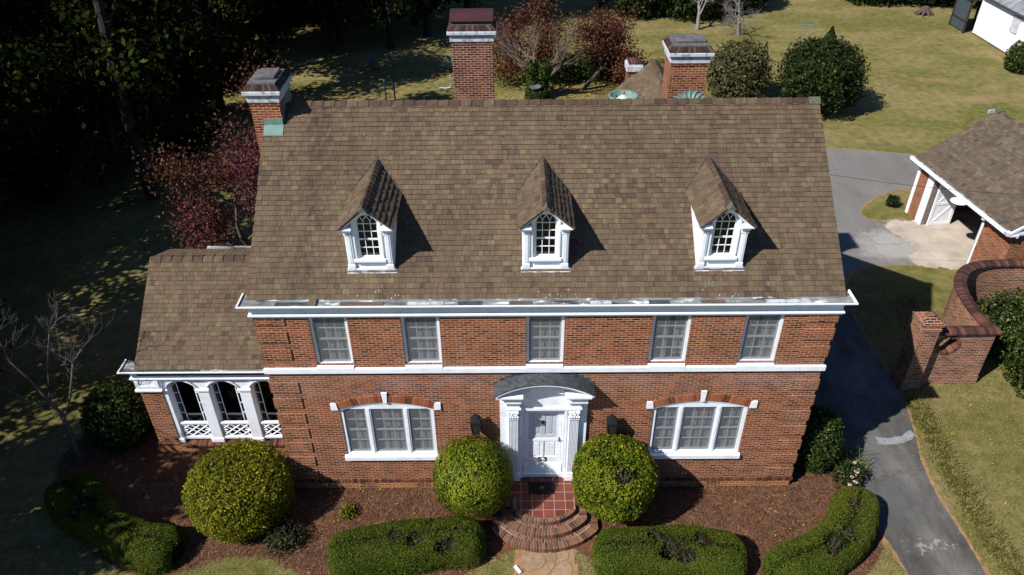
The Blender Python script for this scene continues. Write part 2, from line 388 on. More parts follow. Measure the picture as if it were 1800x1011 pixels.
def tag(o, label=None, cat=None, group=None, kind=None):
    for k, v in (("label", label), ("category", cat), ("group", group), ("kind", kind)):
        if v: o[k] = v
    return o
def thing(name, loc, label, cat, group=None):
    o = bpy.data.objects.new(name, None); COL.objects.link(o); o.location = loc; o.empty_display_size = .3
    WORLD[o.name] = loc
    return tag(o, label, cat, group)

def np_mesh(name, V, Q, mat, parent=None, mats=None, midx=None, smooth=False):
    """V (n,3), Q (m,4) quads"""
    me = bpy.data.meshes.new(name); me.vertices.add(len(V)); me.vertices.foreach_set("co", np.asarray(V, 'f').ravel())
    m, k = Q.shape; me.loops.add(m * k); me.loops.foreach_set("vertex_index", np.asarray(Q, 'i').ravel())
    me.polygons.add(m); me.polygons.foreach_set("loop_start", np.arange(m, dtype='i') * k)
    for q in (mats or [mat]): me.materials.append(q)
    if midx is not None: me.polygons.foreach_set("material_index", np.asarray(midx, 'i'))
    me.update(calc_edges=True)
    return put(name, me, parent)

def nrm(a): return a / np.maximum(np.linalg.norm(a, axis=1, keepdims=True), 1e-9)
def leaves(P, N, size, asp=.55, tilt=.7, seed=0, droop=0.):
    """one kite shaped leaf per point, facing roughly along N"""
    g = np.random.default_rng(seed); n = len(P)
    nn = nrm(N + g.normal(0, tilt, (n, 3))); a = nrm(np.cross(nn, g.normal(0, 1, (n, 3)))); b = np.cross(nn, a)
    a[:, 2] -= droop; s = (size * g.uniform(.65, 1.35, n))[:, None]
    V = np.stack([P - a * s * .5, P + b * s * asp * .5 + a * s * .05, P + a * s * .5 - nn * s * .08, P - b * s * asp * .5 + a * s * .05], 1).reshape(-1, 3)
    return V, np.arange(4 * n).reshape(n, 4)
def strips(P, D, L, wd, seed=0, bend=.3, up=(0, 0, 1)):
    """two-quad blades from P along D with length L"""
    g = np.random.default_rng(seed); n = len(P); D = nrm(D)
    side = nrm(np.cross(D, np.array(up) + g.normal(0, .2, (n, 3)))) * (wd * .5)
    L = np.asarray(L)[:, None]; mid = P + D * L * .55; tip = P + D * L; tip[:, 2] -= L[:, 0] * bend
    V = np.stack([P - side, P + side, mid + side * .8, mid - side * .8, tip + side * .25, tip - side * .25], 1).reshape(-1, 3)
    i = np.arange(n)[:, None] * 6
    Q = np.concatenate([i + np.array([[0, 1, 2, 3]]), i + np.array([[3, 2, 4, 5]])], 0)
    return V, Q
def lump(P, seed, f=1.):
    g = np.random.default_rng(seed); o = np.zeros(len(P))
    for k in range(6):
        d = g.normal(0, 1, 3); d /= np.linalg.norm(d); o += np.sin(P @ d * f * (1 + k * .7) * 2.2 + g.uniform(0, 6.3)) / (1 + k * .5)
    return o / 3.
def join(parts):
    V = []; Q = []; o = 0
    for v, q in parts: V.append(v); Q.append(q + o); o += len(v)
    return np.concatenate(V), np.concatenate(Q)

# ---------------------------------------------------------------- pieces
def shingles(name, mat, parent, p0, u, s, L, S, e=.138, wd=.165, t=.026, rng_=None, seed=1, gap=.004):
    """courses of separate tiles; p0 eave corner, u along the eave, s up the slope; rng_(d)->(a,b) limits each course"""
    g = random.Random(seed); p0 = Vector(p0); u = Vector(u).normalized(); s = Vector(s).normalized(); n = u.cross(s).normalized()
    if n.z < 0: n = -n
    mb = MB(); rows = int(math.ceil(S / e)); off = g.random() * 10
    for i in range(rows):
        d0 = i * e; d1 = min(d0 + e * 1.25, S); a, b = rng_(d0 + e * .5) if rng_ else (0, L)
        if b - a < .03: continue
        x = a - g.random() * wd * .8
        while x < b:
            wl = wd * g.choice((.7, .85, 1, 1, 1.1, 1.3)); x0, x1 = max(x, a), min(x + wl, b); x += wl
            if x1 - x0 < .02: continue
            j = g.uniform(-.006, .006); lt = t * g.uniform(.75, 1.3); sk = g.uniform(-.003, .003)
            q = [(x0 + gap / 2, d0 + j + sk), (x1 - gap / 2, d0 + j - sk), (x1 - gap / 2, d1), (x0 + gap / 2, d1)]
            top = [p0 + u * c[0] + s * c[1] + n * (lt if k < 2 else .001) for k, c in enumerate(q)]
            bot = [p0 + u * c[0] + s * c[1] for c in q]
            o = len(mb.v); mb.v += [tuple(p) for p in top] + [tuple(bot[0]), tuple(bot[1])]
            uo, vo = g.random() * 20, g.random() * 20
            quv = [(c[0] + uo, c[1] + vo) for c in q]
            for f, uvs in (((0, 1, 2, 3), quv), ((4, 5, 1, 0), [quv[0], quv[1], quv[1], quv[0]]), ((0, 3, 4), [quv[0], quv[3], quv[0]]), ((1, 5, 2), [quv[1], quv[1], quv[2]])):
                mb.f.append(tuple(o + z for z in f)); mb.uv[len(mb.f) - 1] = uvs
    return mb.build(name, mat, parent, fix=False)

def ridge_caps(mb, p0, p1, sideA, sideB, wid=.17, pitch=.295, t=.025, seed=2):
    """overlapping folded cap tiles along a ridge; side vectors run down each slope"""
    g = random.Random(seed); p0 = Vector(p0); p1 = Vector(p1); d = (p1 - p0); L = d.length; d.normalize()
    A = Vector(sideA).normalized(); B = Vector(sideB).normalized(); up = -(A + B).normalized()
    n = max(1, int(L / pitch))
    for i in range(n):
        a = i * L / n; b = a + L / n * 1.12; w0 = wid * g.uniform(.95, 1.06)
        ra, rb = p0 + d * a + up * (t * .4), p0 + d * min(b, L) + up * (t * 1.5)
        pr = [q + v * w0 for q, v in ((ra, A), (rb, A), (rb, B), (ra, B))]
        o = len(mb.v); mb.v += [tuple(q) for q in (ra, rb, *pr)] + [tuple(q - up * t * 1.4) for q in (rb, pr[1], pr[2])]
        for f in ((0, 1, 3, 2), (0, 5, 4, 1), (1, 6, 7, 3), (1, 4, 8, 6)):
            mb.f.append(tuple(o + z for z in f)); mb.uv[len(mb.f) - 1] = [(mb.v[o + z][0] * .3 + i, mb.v[o + z][2]) for z in f]
    return mb

def arc(cx, cz, r, a0, a1, n=14):
    return [(cx + r * math.cos(R(a0 + (a1 - a0) * i / n)), cz + r * math.sin(R(a0 + (a1 - a0) * i / n))) for i in range(n + 1)]
def seg_arch(x0, x1, zs, rise, n=12):
    """points of a segmental arch from x1 to x0 (right to left)"""
    h = (x1 - x0) / 2; r = (h * h + rise * rise) / (2 * rise); cz = zs + rise - r; a = math.degrees(math.asin(h / r))
    return arc((x0 + x1) / 2, cz, r, 90 - a, 90 + a, n)
def rect(x0, x1, z0, z1): return [(x0, z0), (x1, z0), (x1, z1), (x0, z1)]
def front(y): return lambda u, v, d: (u, y + d, v)

# ================================================================ THE HOUSE
HX, HD, HZ = 7.15, 8.8, 6.34
SL = .77
def roof_z(y): return 6.72 + SL * (y - .10)
house = thing("brick_house", (0, 4.4, 0), "two storey red brick house with three white dormers, numbered 53 on its white front door", "house")

W2 = [(-5.36, .475), (-3.09, .475), (0., .475), (3.12, .475), (5.40, .475)]
Z2a, Z2b = 4.74, 6.27
W1 = [(-4.22, 1.27), (4.22, 1.27)]
def arch_open(c, h, z0, zs, rise): return [(c - h, z0), (c + h, z0)] + seg_arch(c - h, c + h, zs, rise)
holes = [rect(c - h, c + h, Z2a, Z2b) for c, h in W2] + [arch_open(c, h, 1.42, 3.16, .25) for c, h in W1] + [rect(-.63, .63, .5, 3.45)]
mb = MB(); mb.plate(rect(-HX, HX, .25, HZ), holes, front(0), .3)
prf = [(.3, 0), (HD, 0), (HD, 6.3), (4.4, 9.9), (.3, 6.5)]
for a, b in ((-HX, -HX + .3), (HX - .3, HX)):
    mb.prism(prf, a, b, lambda p, t: (t, p[0], p[1]))
mb.box(-HX + .3, HX - .3, HD - .3, HD, 0, 6.3)
wall = mb.build("wall", M_BRICK, house)
# raised quoins at the two front corners
mb = MB()
for sx in (-1, 1):
    for k in range(11):
        z0 = .42 + k * .5616; z1 = min(z0 + .351, 6.30)
        if z0 < 4.72 and z1 > 4.45:
            if z0 < 4.45: z1 = 4.45
            else: z0 = 4.72
        if z1 - z0 < .1 or z0 > 6.2: continue
        xa, xb = sorted((sx * 6.42, sx * (HX + .03))); mb = MB(); mb.box(xa, xb, -.03, 0, z0, z1)
        mb.box(*sorted((sx * HX, sx * (HX + .03))), 0, .6, z0, z1); mb.build("quoin", M_BRICK, wall)
mb = MB(); mb.box(-HX - .02, HX + .02, -.028, .3, 0, .25); mb.build("base_course", M_BRICK_PALE, wall)
for xa, xb in ((-HX - .02, -1.3), (1.25, HX)):
    mb = MB(); x = xa
    while x < xb: mb.box(x + .004, x + .096, -.03, .02, .262, .364); x += .1015
    mb.build("header_course", M_SOLDIER, wall)
mb = MB(); mb.box(-HX - .06, HX + .06, -.085, 0, 4.49, 4.655, bev=.012); mb.build("belt_course", M_WHITE, house)
# foundation vents
for vx in (-5.06, -3.44, 4.95, 2.4):
    mb = MB(); mb.plate(rect(vx - .19, vx + .19, .06, .24), [rect(vx - .165, vx + .165, .085, .215)], front(-.036), .03)
    for q in range(5): mb.box(vx - .165, vx + .165, -.033, -.029, .095 + q * .025, .105 + q * .025)
    mb.build("foundation_vent", M_BRICK_DARK, house)

# ---- cornice and lined gutter (swept round the front with a short return at each end)
def sweep_cornice(name, mat, parent, prof, xa, xb, y, ret_l=.32, ret_r=.32, base=0.):
    mb = MB(); rows = []
    for d, z in prof:
        row = []
        row += [(xa - d, y + ret_l, z), (xa - d, y - d, z)] if ret_l else [(xa, y - d, z)]
        row += [(xb + d, y - d, z), (xb + d, y + ret_r, z)] if ret_r else [(xb, y - d, z)]
        rows.append(row)
    m = len(rows[0]); i = len(mb.v)
    for r in rows: mb.v += r
    for j in range(len(rows) - 1):
        for q in range(m - 1): mb.f.append((i + j * m + q, i + j * m + q + 1, i + (j + 1) * m + q + 1, i + (j + 1) * m + q))
    return mb.build(name, mat, parent)
CORN = [(.235, 6.725), (.235, 6.775), (.272, 6.775), (.272, 6.745), (.20, 6.69), (.15, 6.68), (.12, 6.63), (.07, 6.61), (.055, 6.55), (.06, 6.43), (.09, 6.42), (.105, 6.39), (.105, 6.36), (.07, 6.34), (.07, 6.30), (-.02, 6.29)]
sweep_cornice("cornice", M_WHITE, house, CORN, -HX, HX, 0)
gut = sweep_cornice("gutter", M_TIN, house, [(-.16, 6.74), (.0, 6.722), (.225, 6.728)], -HX, HX, 0)
# lapped tin strips and a slipped tile lying in the gutter
g = random.Random(5)
for k in range(9):
    mb = MB(); x0 = -6.6 + k * 1.5 + g.uniform(-.3, .3); l = g.uniform(.4, 1.1)
    mb.box(x0, x0 + l, -.17 + g.uniform(-.02, .03), -.02, 6.731, 6.737 + g.random() * .006); mb.build("gutter_patch", (M_LEAD, M_BROWNTIN, M_WHITE_OLD)[k % 3], gut)
mb = MB(); mb.box(-.09, .09, -.14, .14, 0, .02, T=Matrix.Translation((-5.62, -.07, 6.75)) @ Matrix.Rotation(.12, 4, 'Z') @ Matrix.Rotation(.1, 4, 'X'))
mb.build("slipped_tile", M_SHINGLE2, house)

# ---- main roof
RS = (4.40 - .10) / math.cos(math.atan(SL))
sdir = (0, 1, SL)
roof = shingles("roof", M_SHINGLE, house, (-7.28, .10, 6.72), (1, 0, 0), sdir, 14.56, RS, seed=3)
mb = MB()
mb.prism([(.09, 6.69), (4.4, roof_z(4.4) - .02), (8.9, roof_z(4.4) - .02 - SL * 4.5), (8.9, roof_z(4.4) - .2 - SL * 4.5), (4.4, roof_z(4.4) - .2), (.09, 6.5)], -7.26, 7.26, lambda p, t: (t, p[0], p[1]))
mb.build("roof_deck", M_SHINGLE2, house)
mb = MB(); ridge_caps(mb, (-6.7, 4.4, roof_z(4.4) + .015), (7.12, 4.4, roof_z(4.4) + .015), (0, -1, -SL), (0, 1, -SL))
mb.build("ridge", M_RIDGE, house, fix=False)
mb = MB(); zt = roof_z(4.4) + .03
mb.prism([(4.25, zt - .1), (4.4, zt + .03), (4.55, zt - .1)], 7.0, 7.3, lambda p, t: (t, p[0], p[1])); mb.build("ridge_end_cap", M_MOSS, house)

# ---- dormers
def dormer(cx):
    sp = []
    fy, sp_z, r = .72, 8.45, .27
    hole = [(cx - r, 7.53), (cx + r, 7.53)] + arc(cx, sp_z, r, 0, 180, 18)
    mb = MB(); mb.plate([(cx - .6, 7.19), (cx + .6, 7.19), (cx + .6, 8.46), (cx, 8.95), (cx - .6, 8.46)], [hole], front(fy), .1)
    for s in (-1, 1):
        a, b = sorted((cx + s * .42, cx + s * .57)); q0, q1 = sorted((cx + s * .40, cx + s * .60))
        mb.box(a, b, fy - .06, fy, 7.36, 8.27); mb.box(q0, q1, fy - .07, fy, 7.235, 7.36, bev=.01)
        mb.box(a + .035, b - .035, fy - .072, fy - .06, 7.42, 8.2)
        mb.box(q0, q1, fy - .08, fy, 8.2, 8.235); mb.box(q0 - .015, q1 + .015, fy - .1, fy, 8.27, 8.33, bev=.01); mb.box(q0 - .03, q1 + .03, fy - .125, fy, 8.33, 8.37)
        c0, c1 = sorted((cx + s * .36, cx + s * .69)); mb.box(c0, c1, fy - .18, fy, 8.37, 8.42, bev=.012); mb.box(c0 + .01, c1 - .02, fy - .14, fy, 8.42, 8.45)
        # raking moulding
        A = Vector((cx + s * .70, 0, 8.42)); B = Vector((cx, 0, 8.975)); d = (B - A).normalized(); nn = Vector((d.z, 0, -d.x)) * (1 if d.x < 0 else -1)
        if nn.z > 0: nn = -nn
        for w0, w1, yy in ((0, .05, fy - .17), (.05, .085, fy - .12), (.085, .11, fy - .07)):
            P = [A + nn * w0, B + nn * w0 / abs(nn.z) * abs(nn.z), B + nn * w1, A + nn * w1]
            P[1].x = cx; P[2].x = cx; P[1].z = B.z - w0 * 1.29; P[2].z = B.z - w1 * 1.29
            mb.prism([(p.x, p.z) for p in P], yy, fy, lambda p, t: (p[0], t, p[1]))
    # hood moulding round the arch
    for r0, r1, yy in ((.30, .335, fy - .05), (.335, .37, fy - .075)):
        mb.prism(arc(cx, sp_z, r1, 0, 180, 18) + arc(cx, sp_z, r0, 180, 0, 18), yy, fy, lambda p, t: (p[0], t, p[1]))
        for s in (-1, 1): mb.box(*sorted((cx + s * r0, cx + s * r1)), yy + .02, fy, 7.5, sp_z)
    mb.box(cx - .42, cx + .42, fy - .1, fy, 7.44, 7.53, bev=.015); mb.box(cx - .62, cx + .62, fy - .06, fy, 7.2, 7.245)
    D = mb.build("dormer", M_WHITE, house)
    for s in (-1, 1):
        yb = .1 + (8.46 - 6.72) / SL; mb = MB()
        mb.prism([(fy + .1, 7.16), (fy + .1, 8.47), (yb + .02, 8.47)], *sorted((cx + s * .56, cx + s * .60)), lambda p, t: (t, p[0], p[1]))
        mb.build("cheek", M_WHITE, D)
    mb = MB(); mb.prism([(cx - .69, 8.42), (cx, 8.985), (cx + .69, 8.42), (cx + .66, 8.41), (cx, 8.94), (cx - .66, 8.41)], .53, 3.0, lambda p, t: (p[0], t, p[1]))
    mb.build("roof_board", M_RIDGE, D)
    S = math.hypot(.70, .585)
    for s in (-1, 1):
        shingles("dormer_roof", M_SHINGLE2, D, (cx + s * .70, .5, 8.42), (0, 1, 0), (-s * .70, 0, .585), 3, S, e=.15, wd=.15, t=.028,
                 rng_=lambda d: (0, 1.83 + d / S * .76), seed=int(cx * 10) + s + 50)
    mb = MB(); ridge_caps(mb, (cx, 3.08, 9.03), (cx, .62, 9.03), (-.7, 0, -.585), (.7, 0, -.585), .13, .2, .025, seed=int(cx) + 9)
    mb.build("dormer_ridge", M_RIDGE, D, fix=False)
    mb = MB(); mb.prism([(cx - .11, 8.93), (cx, 9.075), (cx + .11, 8.93)], .46, .64, lambda p, t: (p[0], t, p[1])); mb.build("ridge_end_cap", M_MOSS, D)
    # valley flashing
    mb = MB()
    for s in (-1, 1):
        a = Vector((cx + s * .71, 2.33, 8.45)); b = Vector((cx, 3.13, 9.07))
        mb.tube([a, b], .018, 5)
    mb.build("flashing", M_LEAD, D)
    mb = MB(); mb.prism([(.62, 7.13), (.72, 7.235), (.72, 7.19), (.62, 7.1)], cx - .64, cx + .66, lambda p, t: (t, p[0], p[1])); mb.build("apron_flashing", M_WHITE_OLD, D)
    # sash with interlaced tracery
    y = fy + .05; mb = MB()
    def ins(i): return [(cx - r + i, 7.53 + i), (cx + r - i, 7.53 + i)] + arc(cx, sp_z, r - i, 0, 180, 18)
    mb.plate(ins(0), [ins(.028)], front(y), .04)
    for s in (-1, 1): mb.box(cx + s * .09 - .009, cx + s * .09 + .009, y + .008, y + .03, 7.55, sp_z)
    for z, h in ((7.79, .009), (8.02, .022), (8.24, .009), (8.45, .009)): mb.box(cx - .25, cx + .25, y + .005, y + .034, z - h, z + h)
    for s in (-1, 1):
        xm = cx + s * .09
        for q in (-1, 1):
            pts = []
            for a in range(0, 81, 8):
                px, pz = xm + q * (.25 - .25 * math.cos(R(a))), sp_z + .25 * math.sin(R(a))
                if (px - cx) ** 2 + (pz - sp_z) ** 2 < (r - .02) ** 2: pts.append((px, y + .019, pz))
            if len(pts) > 1: mb.tube(pts, .010, 5)
    mb.build("sash", M_WHITE, D)
    mb = MB(); mb.plate(ins(.02), [], front(y + .025), .004); mb.build("pane", M_GLASS_DARK, D)
    for o in [D] + [q for q in COL.objects if q.parent is D]:
        for v in o.data.vertices: v.co.x = cx + (v.co.x - cx) * .935
    return D
for cx in (-4.25, 0, 4.25): dormer(cx)

# ---- windows
def sash_grid(mb, x0, x1, z0, z1, y, cols, rows, fr=.045, mw=.011, mid=True):
    mb.plate(rect(x0, x1, z0, z1), [rect(x0 + fr, x1 - fr, z0 + fr, z1 - fr)], front(y), .035)
    zm = (z0 + z1) / 2
    for k in range(1, cols):
        x = x0 + fr + (x1 - x0 - 2 * fr) * k / cols; mb.box(x - mw, x + mw, y + .01, y + .03, z0 + fr, z1 - fr)
    for k in range(1, rows * 2):
        z = z0 + fr + (z1 - z0 - 2 * fr) * k / (rows * 2); h = .028 if (mid and k == rows) else mw
        mb.box(x0 + fr, x1 - fr, y + .006, y + .033, z - h, z + h)
def curtain(x0, x1, z0, z1, y, seed, drape=True):
    g = random.Random(seed); mb = MB(); n = max(8, int((x1 - x0) / .025)); ph = g.random() * 6; m = 5
    i = len(mb.v)
    for k in range(m + 1):
        z = z0 + (z1 - z0) * k / m
        for j in range(n + 1):
            x = x0 + (x1 - x0) * j / n
            mb.v.append((x, y + .0018 * math.sin(x * 36 + ph) + .005 * math.sin(x * 11 + k * .5), z))
    for k in range(m):
        for j in range(n): mb.f.append((i + k * (n + 1) + j, i + k * (n + 1) + j + 1, i + (k + 1) * (n + 1) + j + 1, i + (k + 1) * (n + 1) + j))
    return mb
def pane_quad(x0, x1, z0, z1, y): return MB().face([(x0, y, z0), (x1, y, z0), (x1, y, z1), (x0, y, z1)])
def window2(c, h, k):
    x0, x1, z0, z1 = c - h, c + h, Z2a, Z2b
    mb = MB(); mb.plate(rect(x0, x1, z0, z1), [rect(x0 + .07, x1 - .07, z0 + .02, z1 - .04)], front(.05), .16)
    W = mb.build("window", M_WHITE, house)
    mb = MB(); mb.prism([(-.088, 4.655), (-.088, 4.68), (.12, 4.765), (.12, 4.655)], x0 + .002, x1 - .002, lambda p, t: (t, p[0], p[1])); mb.build("sill", M_WHITE, W)
    mb = MB(); sash_grid(mb, x0 + .07, x1 - .07, z0 + .02, z1 - .04, .11, 3, 2, fr=.04); mb.build("sash", M_SCREEN, W)
    pane_quad(x0 + .08, x1 - .08, z0 + .03, z1 - .05, .13).build("pane", M_GLASS, W)
    pane_quad(x0 + .072, x1 - .072, z0 + .022, z1 - .042, .085).build("insect_screen", M_MESH, W)
    if k < 2:
        mb = MB(); mb.box(x0 + .28, x1 - .02, .22, .23, z0, z1); mb.build("blind", M_BLIND, W); curtain(x0 + .08, x0 + .30, z0, z1, .25, k).build("curtain", M_CURTAIN, W)
    elif k > 2:
        xm = x0 + (.62 if k == 3 else .5)
        curtain(x0 + .02, xm - .14, z0, z1, .22, k).build("curtain", M_CURTAIN, W); curtain(xm, x1 - .02, z0 + (.1 if k == 3 else 0), z1, .24, k + 9).build("curtain", M_CURTAIN, W)
    else:
        mb = MB(); mb.box(x0 + .02, x1 - .02, .22, .23, z0 + .05, z1); mb.build("blind", M_BLIND, W)
for k, (c, h) in enumerate(W2): window2(c, h, k)
def window1(c, h, k):
    z0, zs, rise = 1.42, 3.16, .25; x0, x1 = c - h, c + h
    out = arch_open(c, h, z0, zs, rise)
    div = [(x0 + .09, x0 + .69), (x0 + .83, x1 - .83), (x1 - .69, x1 - .09)]
    mb = MB(); mb.plate(out, [rect(a, b, z0 + .05, 3.14) for a, b in div], front(.03), .14)
    for xm in (x0 + .76, x1 - .76): mb.box(xm - .035, xm + .035, .012, .03, z0 + .04, 3.16)
    for a, b in zip(seg_arch(x0 + .005, x1 - .005, zs - .005, rise)[:-1], seg_arch(x0 + .005, x1 - .005, zs - .005, rise)[1:]):
        mb.prism([a, b, (b[0], b[1] - .06), (a[0], a[1] - .06)], .008, .03, lambda p, t: (p[0], t, p[1]))
    W = mb.build("window", M_WHITE, house)
    mb = MB(); mb.prism([(-.09, 1.25), (-.09, 1.385), (.12, 1.455), (.12, 1.25)], x0 - .06, x1 + .04, lambda p, t: (t, p[0], p[1])); mb.build("sill", M_WHITE, W)
    mb = MB()
    for (a, b), n in zip(div, (2, 3, 2)): sash_grid(mb, a, b, z0 + .05, 3.14, .08, n, 2)
    mb.build("sash", M_SCREEN, W)
    for q, (a, b) in enumerate(div):
        pane_quad(a + .01, b - .01, z0 + .06, 3.13, .1).build("pane", M_GLASS, W)
        pane_quad(a + .002, b - .002, z0 + .052, 3.138, .062).build("insect_screen", M_MESH, W)
        curtain(a - .03, b + .03, z0, 2.32, .17, k * 7 + q).build("curtain", M_CURTAIN, W)
        curtain(a - .03, b + .03, 2.28, 3.2, .22, k * 7 + q + 3).build("curtain", M_CURTAIN, W)
    # gauged brick arch with keystone and end stones
    hh = h + .02; rr = (hh * hh + rise * rise) / (2 * rise); cz = zs + rise - rr; a0 = math.degrees(math.asin(hh / rr)); n = 30
    halves = (MB(), MB())
    for q in range(n):
        mb = halves[q * 2 // n]; t0 = 90 + a0 - 2 * a0 * q / n; t1 = 90 + a0 - 2 * a0 * (q + .82) / n
        if abs((t0 + t1) / 2 - 90) < a0 / n * 1.3: continue
        p = lambda t, r: (c + r * math.cos(R(t)), cz + r * math.sin(R(t)))
        mb.prism([p(t0, rr), p(t1, rr), p(t1, rr + .24), p(t0, rr + .24)], -.022, .0, lambda p, t: (p[0], t, p[1]))
    for mb, (ta, tb) in zip(halves, ((90 + a0, 93), (87, 90 - a0))):
        mb.build("brick_arch", M_ARCH, W)
        P = [(c + rr * math.cos(R(ta + (tb - ta) * i / 12)), cz + rr * math.sin(R(ta + (tb - ta) * i / 12))) for i in range(13)]; q_ = [(c + (rr + .235) * math.cos(R(ta + (tb - ta) * i / 12)), cz + (rr + .235) * math.sin(R(ta + (tb - ta) * i / 12))) for i in range(13)]
        mb = MB(); mb.prism(P + q_[::-1], -.014, 0, lambda p, t: (p[0], t, p[1])); mb.build("arch_mortar", M_MORTAR, W)
    mb = MB(); mb.prism([(c - .05, zs + rise), (c + .05, zs + rise), (c + .075, zs + rise + .36), (c - .075, zs + rise + .36)], -.05, 0, lambda p, t: (p[0], t, p[1])); mb.build("keystone", M_WHITE, W)
    for s in (-1, 1):
        mb = MB(); P = [(c + s * (h + .01), zs + .0), (c + s * (h + .2), zs + .0), (c + s * (h + .2), zs + .235), (c + s * (h - .05 + .09), zs + .235)]
        mb.prism(P, -.045, 0, lambda p, t: (p[0], t, p[1])); mb.build("end_stone", M_WHITE, W)
for k, (c, h) in enumerate(W1): window1(c, h, k)

# ---- door and surround
cr_ = (1.26 ** 2 + .4 ** 2) / .8; cz_ = 3.97 + .4 - cr_; aa_ = math.degrees(math.asin(1.26 / cr_))
mb = MB()
for s in (-1, 1):
    mb.box(*sorted((s * .56, s * 1.17)), -.07, 0, .5, 3.98)                      # backing boards
    mb.box(*sorted((s * .56, s * .64)), -.09, .2, .5, 3.5)                       # jamb
    mb.box(*sorted((s * .64, s * .99)), -.22, -.07, .5, .72, bev=.015)           # pilaster base
    mb.box(*sorted((s * .66, s * .97)), -.2, -.07, .72, .8, bev=.015)
    mb.box(*sorted((s * .68, s * .95)), -.16, -.07, .8, 3.28)
    for q in range(7):                                                         # fluting
        x = s * (.7 + q * .0385); mb.box(x - .009, x + .009, -.178, -.16, .86, 2.86)
    mb.box(*sorted((s * .6, s * 1.02)), -.24, -.07, 3.3, 3.36, bev=.01); mb.box(*sorted((s * .64, s * .99)), -.2, -.07, 3.36, 3.6)
    mb.box(*sorted((s * .54, s * 1.24)), -.42, 0, 3.86, 3.94, bev=.012); mb.box(*sorted((s * .57, s * 1.2)), -.36, 0, 3.8, 3.86, bev=.012); mb.box(*sorted((s * .58, s * 1.16)), -.27, 0, 3.66, 3.8); mb.box(*sorted((s * .6, s * 1.15)), -.3, 0, 3.6, 3.66)
mb.box(-.64, .64, -.06, .2, 3.16, 3.6); mb.box(-.66, .66, -.1, -.06, 3.16, 3.23); mb.box(-.66, .66, -.085, -.06, 3.23, 3.27)
mb.plate(rect(-1.17, 1.17, 3.6, 3.99), [], front(-.058), .05)
mb.prism(arc(0, cz_, cr_ - .02, 90 - aa_, 90 + aa_, 24), -.055, 0, lambda p, t: (p[0], t, p[1]))
doorway = mb.build("doorway_surround", M_WHITE, house)
mb = MB(); g = random.Random(3)                                               # leafy capitals
for s in (-1, 1):
    mb.box(*sorted((s * .67, s * .96)), -.2, -.07, 2.9, 2.93); mb.box(*sorted((s * .68, s * .95)), -.215, -.07, 2.93, 3.3)
    for row, (z, ln) in enumerate(((2.95, .15), (3.04, .16), (3.13, .14))):
        for q in range(5 - row % 2):
            x = s * .815 + (q - (4 - row % 2) / 2) * .062
            mb.tube([(x, -.17, z), (x, -.2, z + ln * .5), (x + g.uniform(-.01, .01), -.25 - row * .012, z + ln * .85), (x, -.275 - row * .01, z + ln * .72)], [.026, .034, .03, .012], 6)
    for q in (-1, 1):
        pts = [(s * .815 + q * (.1 + .05 * math.cos(a) * (1 - t)), -.22, 3.22 + .05 * math.sin(a) * (1 - t)) for t, a in [(i / 12, i * .8) for i in range(12)]]
        mb.tube(pts, .02, 6)
mb.build("capital", M_WHITE, doorway)
# curved pediment with a lead roof
hp, rise = 1.26, .4; cr = (hp * hp + rise * rise) / (2 * rise); cz = 3.97 + rise - cr; aa = math.degrees(math.asin(hp / cr))
def ring(r0, r1): return arc(0, cz, r1, 90 - aa, 90 + aa, 24) + arc(0, cz, r0, 90 + aa, 90 - aa, 24)
mb = MB(); yf = lambda p, t: (p[0], t, p[1])
mb.prism(ring(cr, cr + .05), -.47, -.38, yf); mb.prism(ring(cr - .05, cr), -.43, -.05, yf); mb.prism(ring(cr - .10, cr - .05), -.36, -.05, yf); mb.prism(ring(cr - .13, cr - .1), -.2, -.05, yf)
# swan-neck ornament and carved leaves in the tympanum
for s in (-1, 1):
    pts = [(s * x, -.16, z) for x, z in ((.1, 3.96), (.13, 4.04), (.2, 4.08), (.27, 4.03), (.33, 3.93), (.42, 3.86), (.52, 3.84))]
    mb.tube(pts, [.03, .035, .04, .035, .03, .028, .025], 7)
mb.tube([(-.12, -.15, 4.08), (.12, -.15, 4.08)], .03, 7)
g = random.Random(8)
for q in range(9):
    x = .25 + q * .045; mb.tube([(x, -.14, 4.06 + g.uniform(-.02, .04)), (x + .03, -.19, 4.1 - q * .012), (x + .05, -.15, 4.04 - q * .01)], [.02, .03, .012], 6)
mb.build("pediment", M_WHITE, doorway)
mb = MB(); mb.prism(ring(cr + .05, cr + .075), -.485, -.001, yf); mb.build("canopy_roof", M_LEAD, doorway)
mb = MB()
for q in range(16):                                                           # stepped lead flashing against the wall
    t = 90 - aa + 2 * aa * (q + .5) / 16; x = (cr + .07) * math.cos(R(t)); z = cz + (cr + .07) * math.sin(R(t))
    mb.box(x - .085, x + .085, -.012 - .001 * (q % 2), 0, z - .06, math.ceil((z + .05) / .07) * .07)
mb.build("step_flashing", M_LEAD, doorway)
# storm door, glazed above, with the panelled door behind
mb = MB()
mb.plate(rect(-.57, .57, .6, 3.2), [rect(-.39, .39, 1.88, 2.9), rect(-.39, -.03, 1.16, 1.79), rect(.03, .39, 1.16, 1.79)], front(.1), .045)
mb.box(-.41, .41, .125, .14, 1.14, 1.82)
for a, b in ((-.34, -.08), (.08, .34)): mb.box(a, b, .112, .125, 1.21, 1.74, bev=.01)
for x in (-.5, .5): mb.box(x - .006, x + .006, .09, .1, .98, 3.16)
mb.box(-.56, .56, -.06, .1, .5, .62); mb.prism([(.095, .62), (.095, .96), (.0, .63)], -.54, .54, lambda p, t: (t, p[0], p[1]))
door = mb.build("door", M_WHITE, house)
mb = MB()
mb.plate(rect(-.48, .48, 1.8, 3.1), [rect(-.3, -.06, 2.0, 2.8), rect(.06, .3, 2.0, 2.8)], front(.15), .03); mb.box(-.32, .32, .165, .19, 1.9, 2.9)
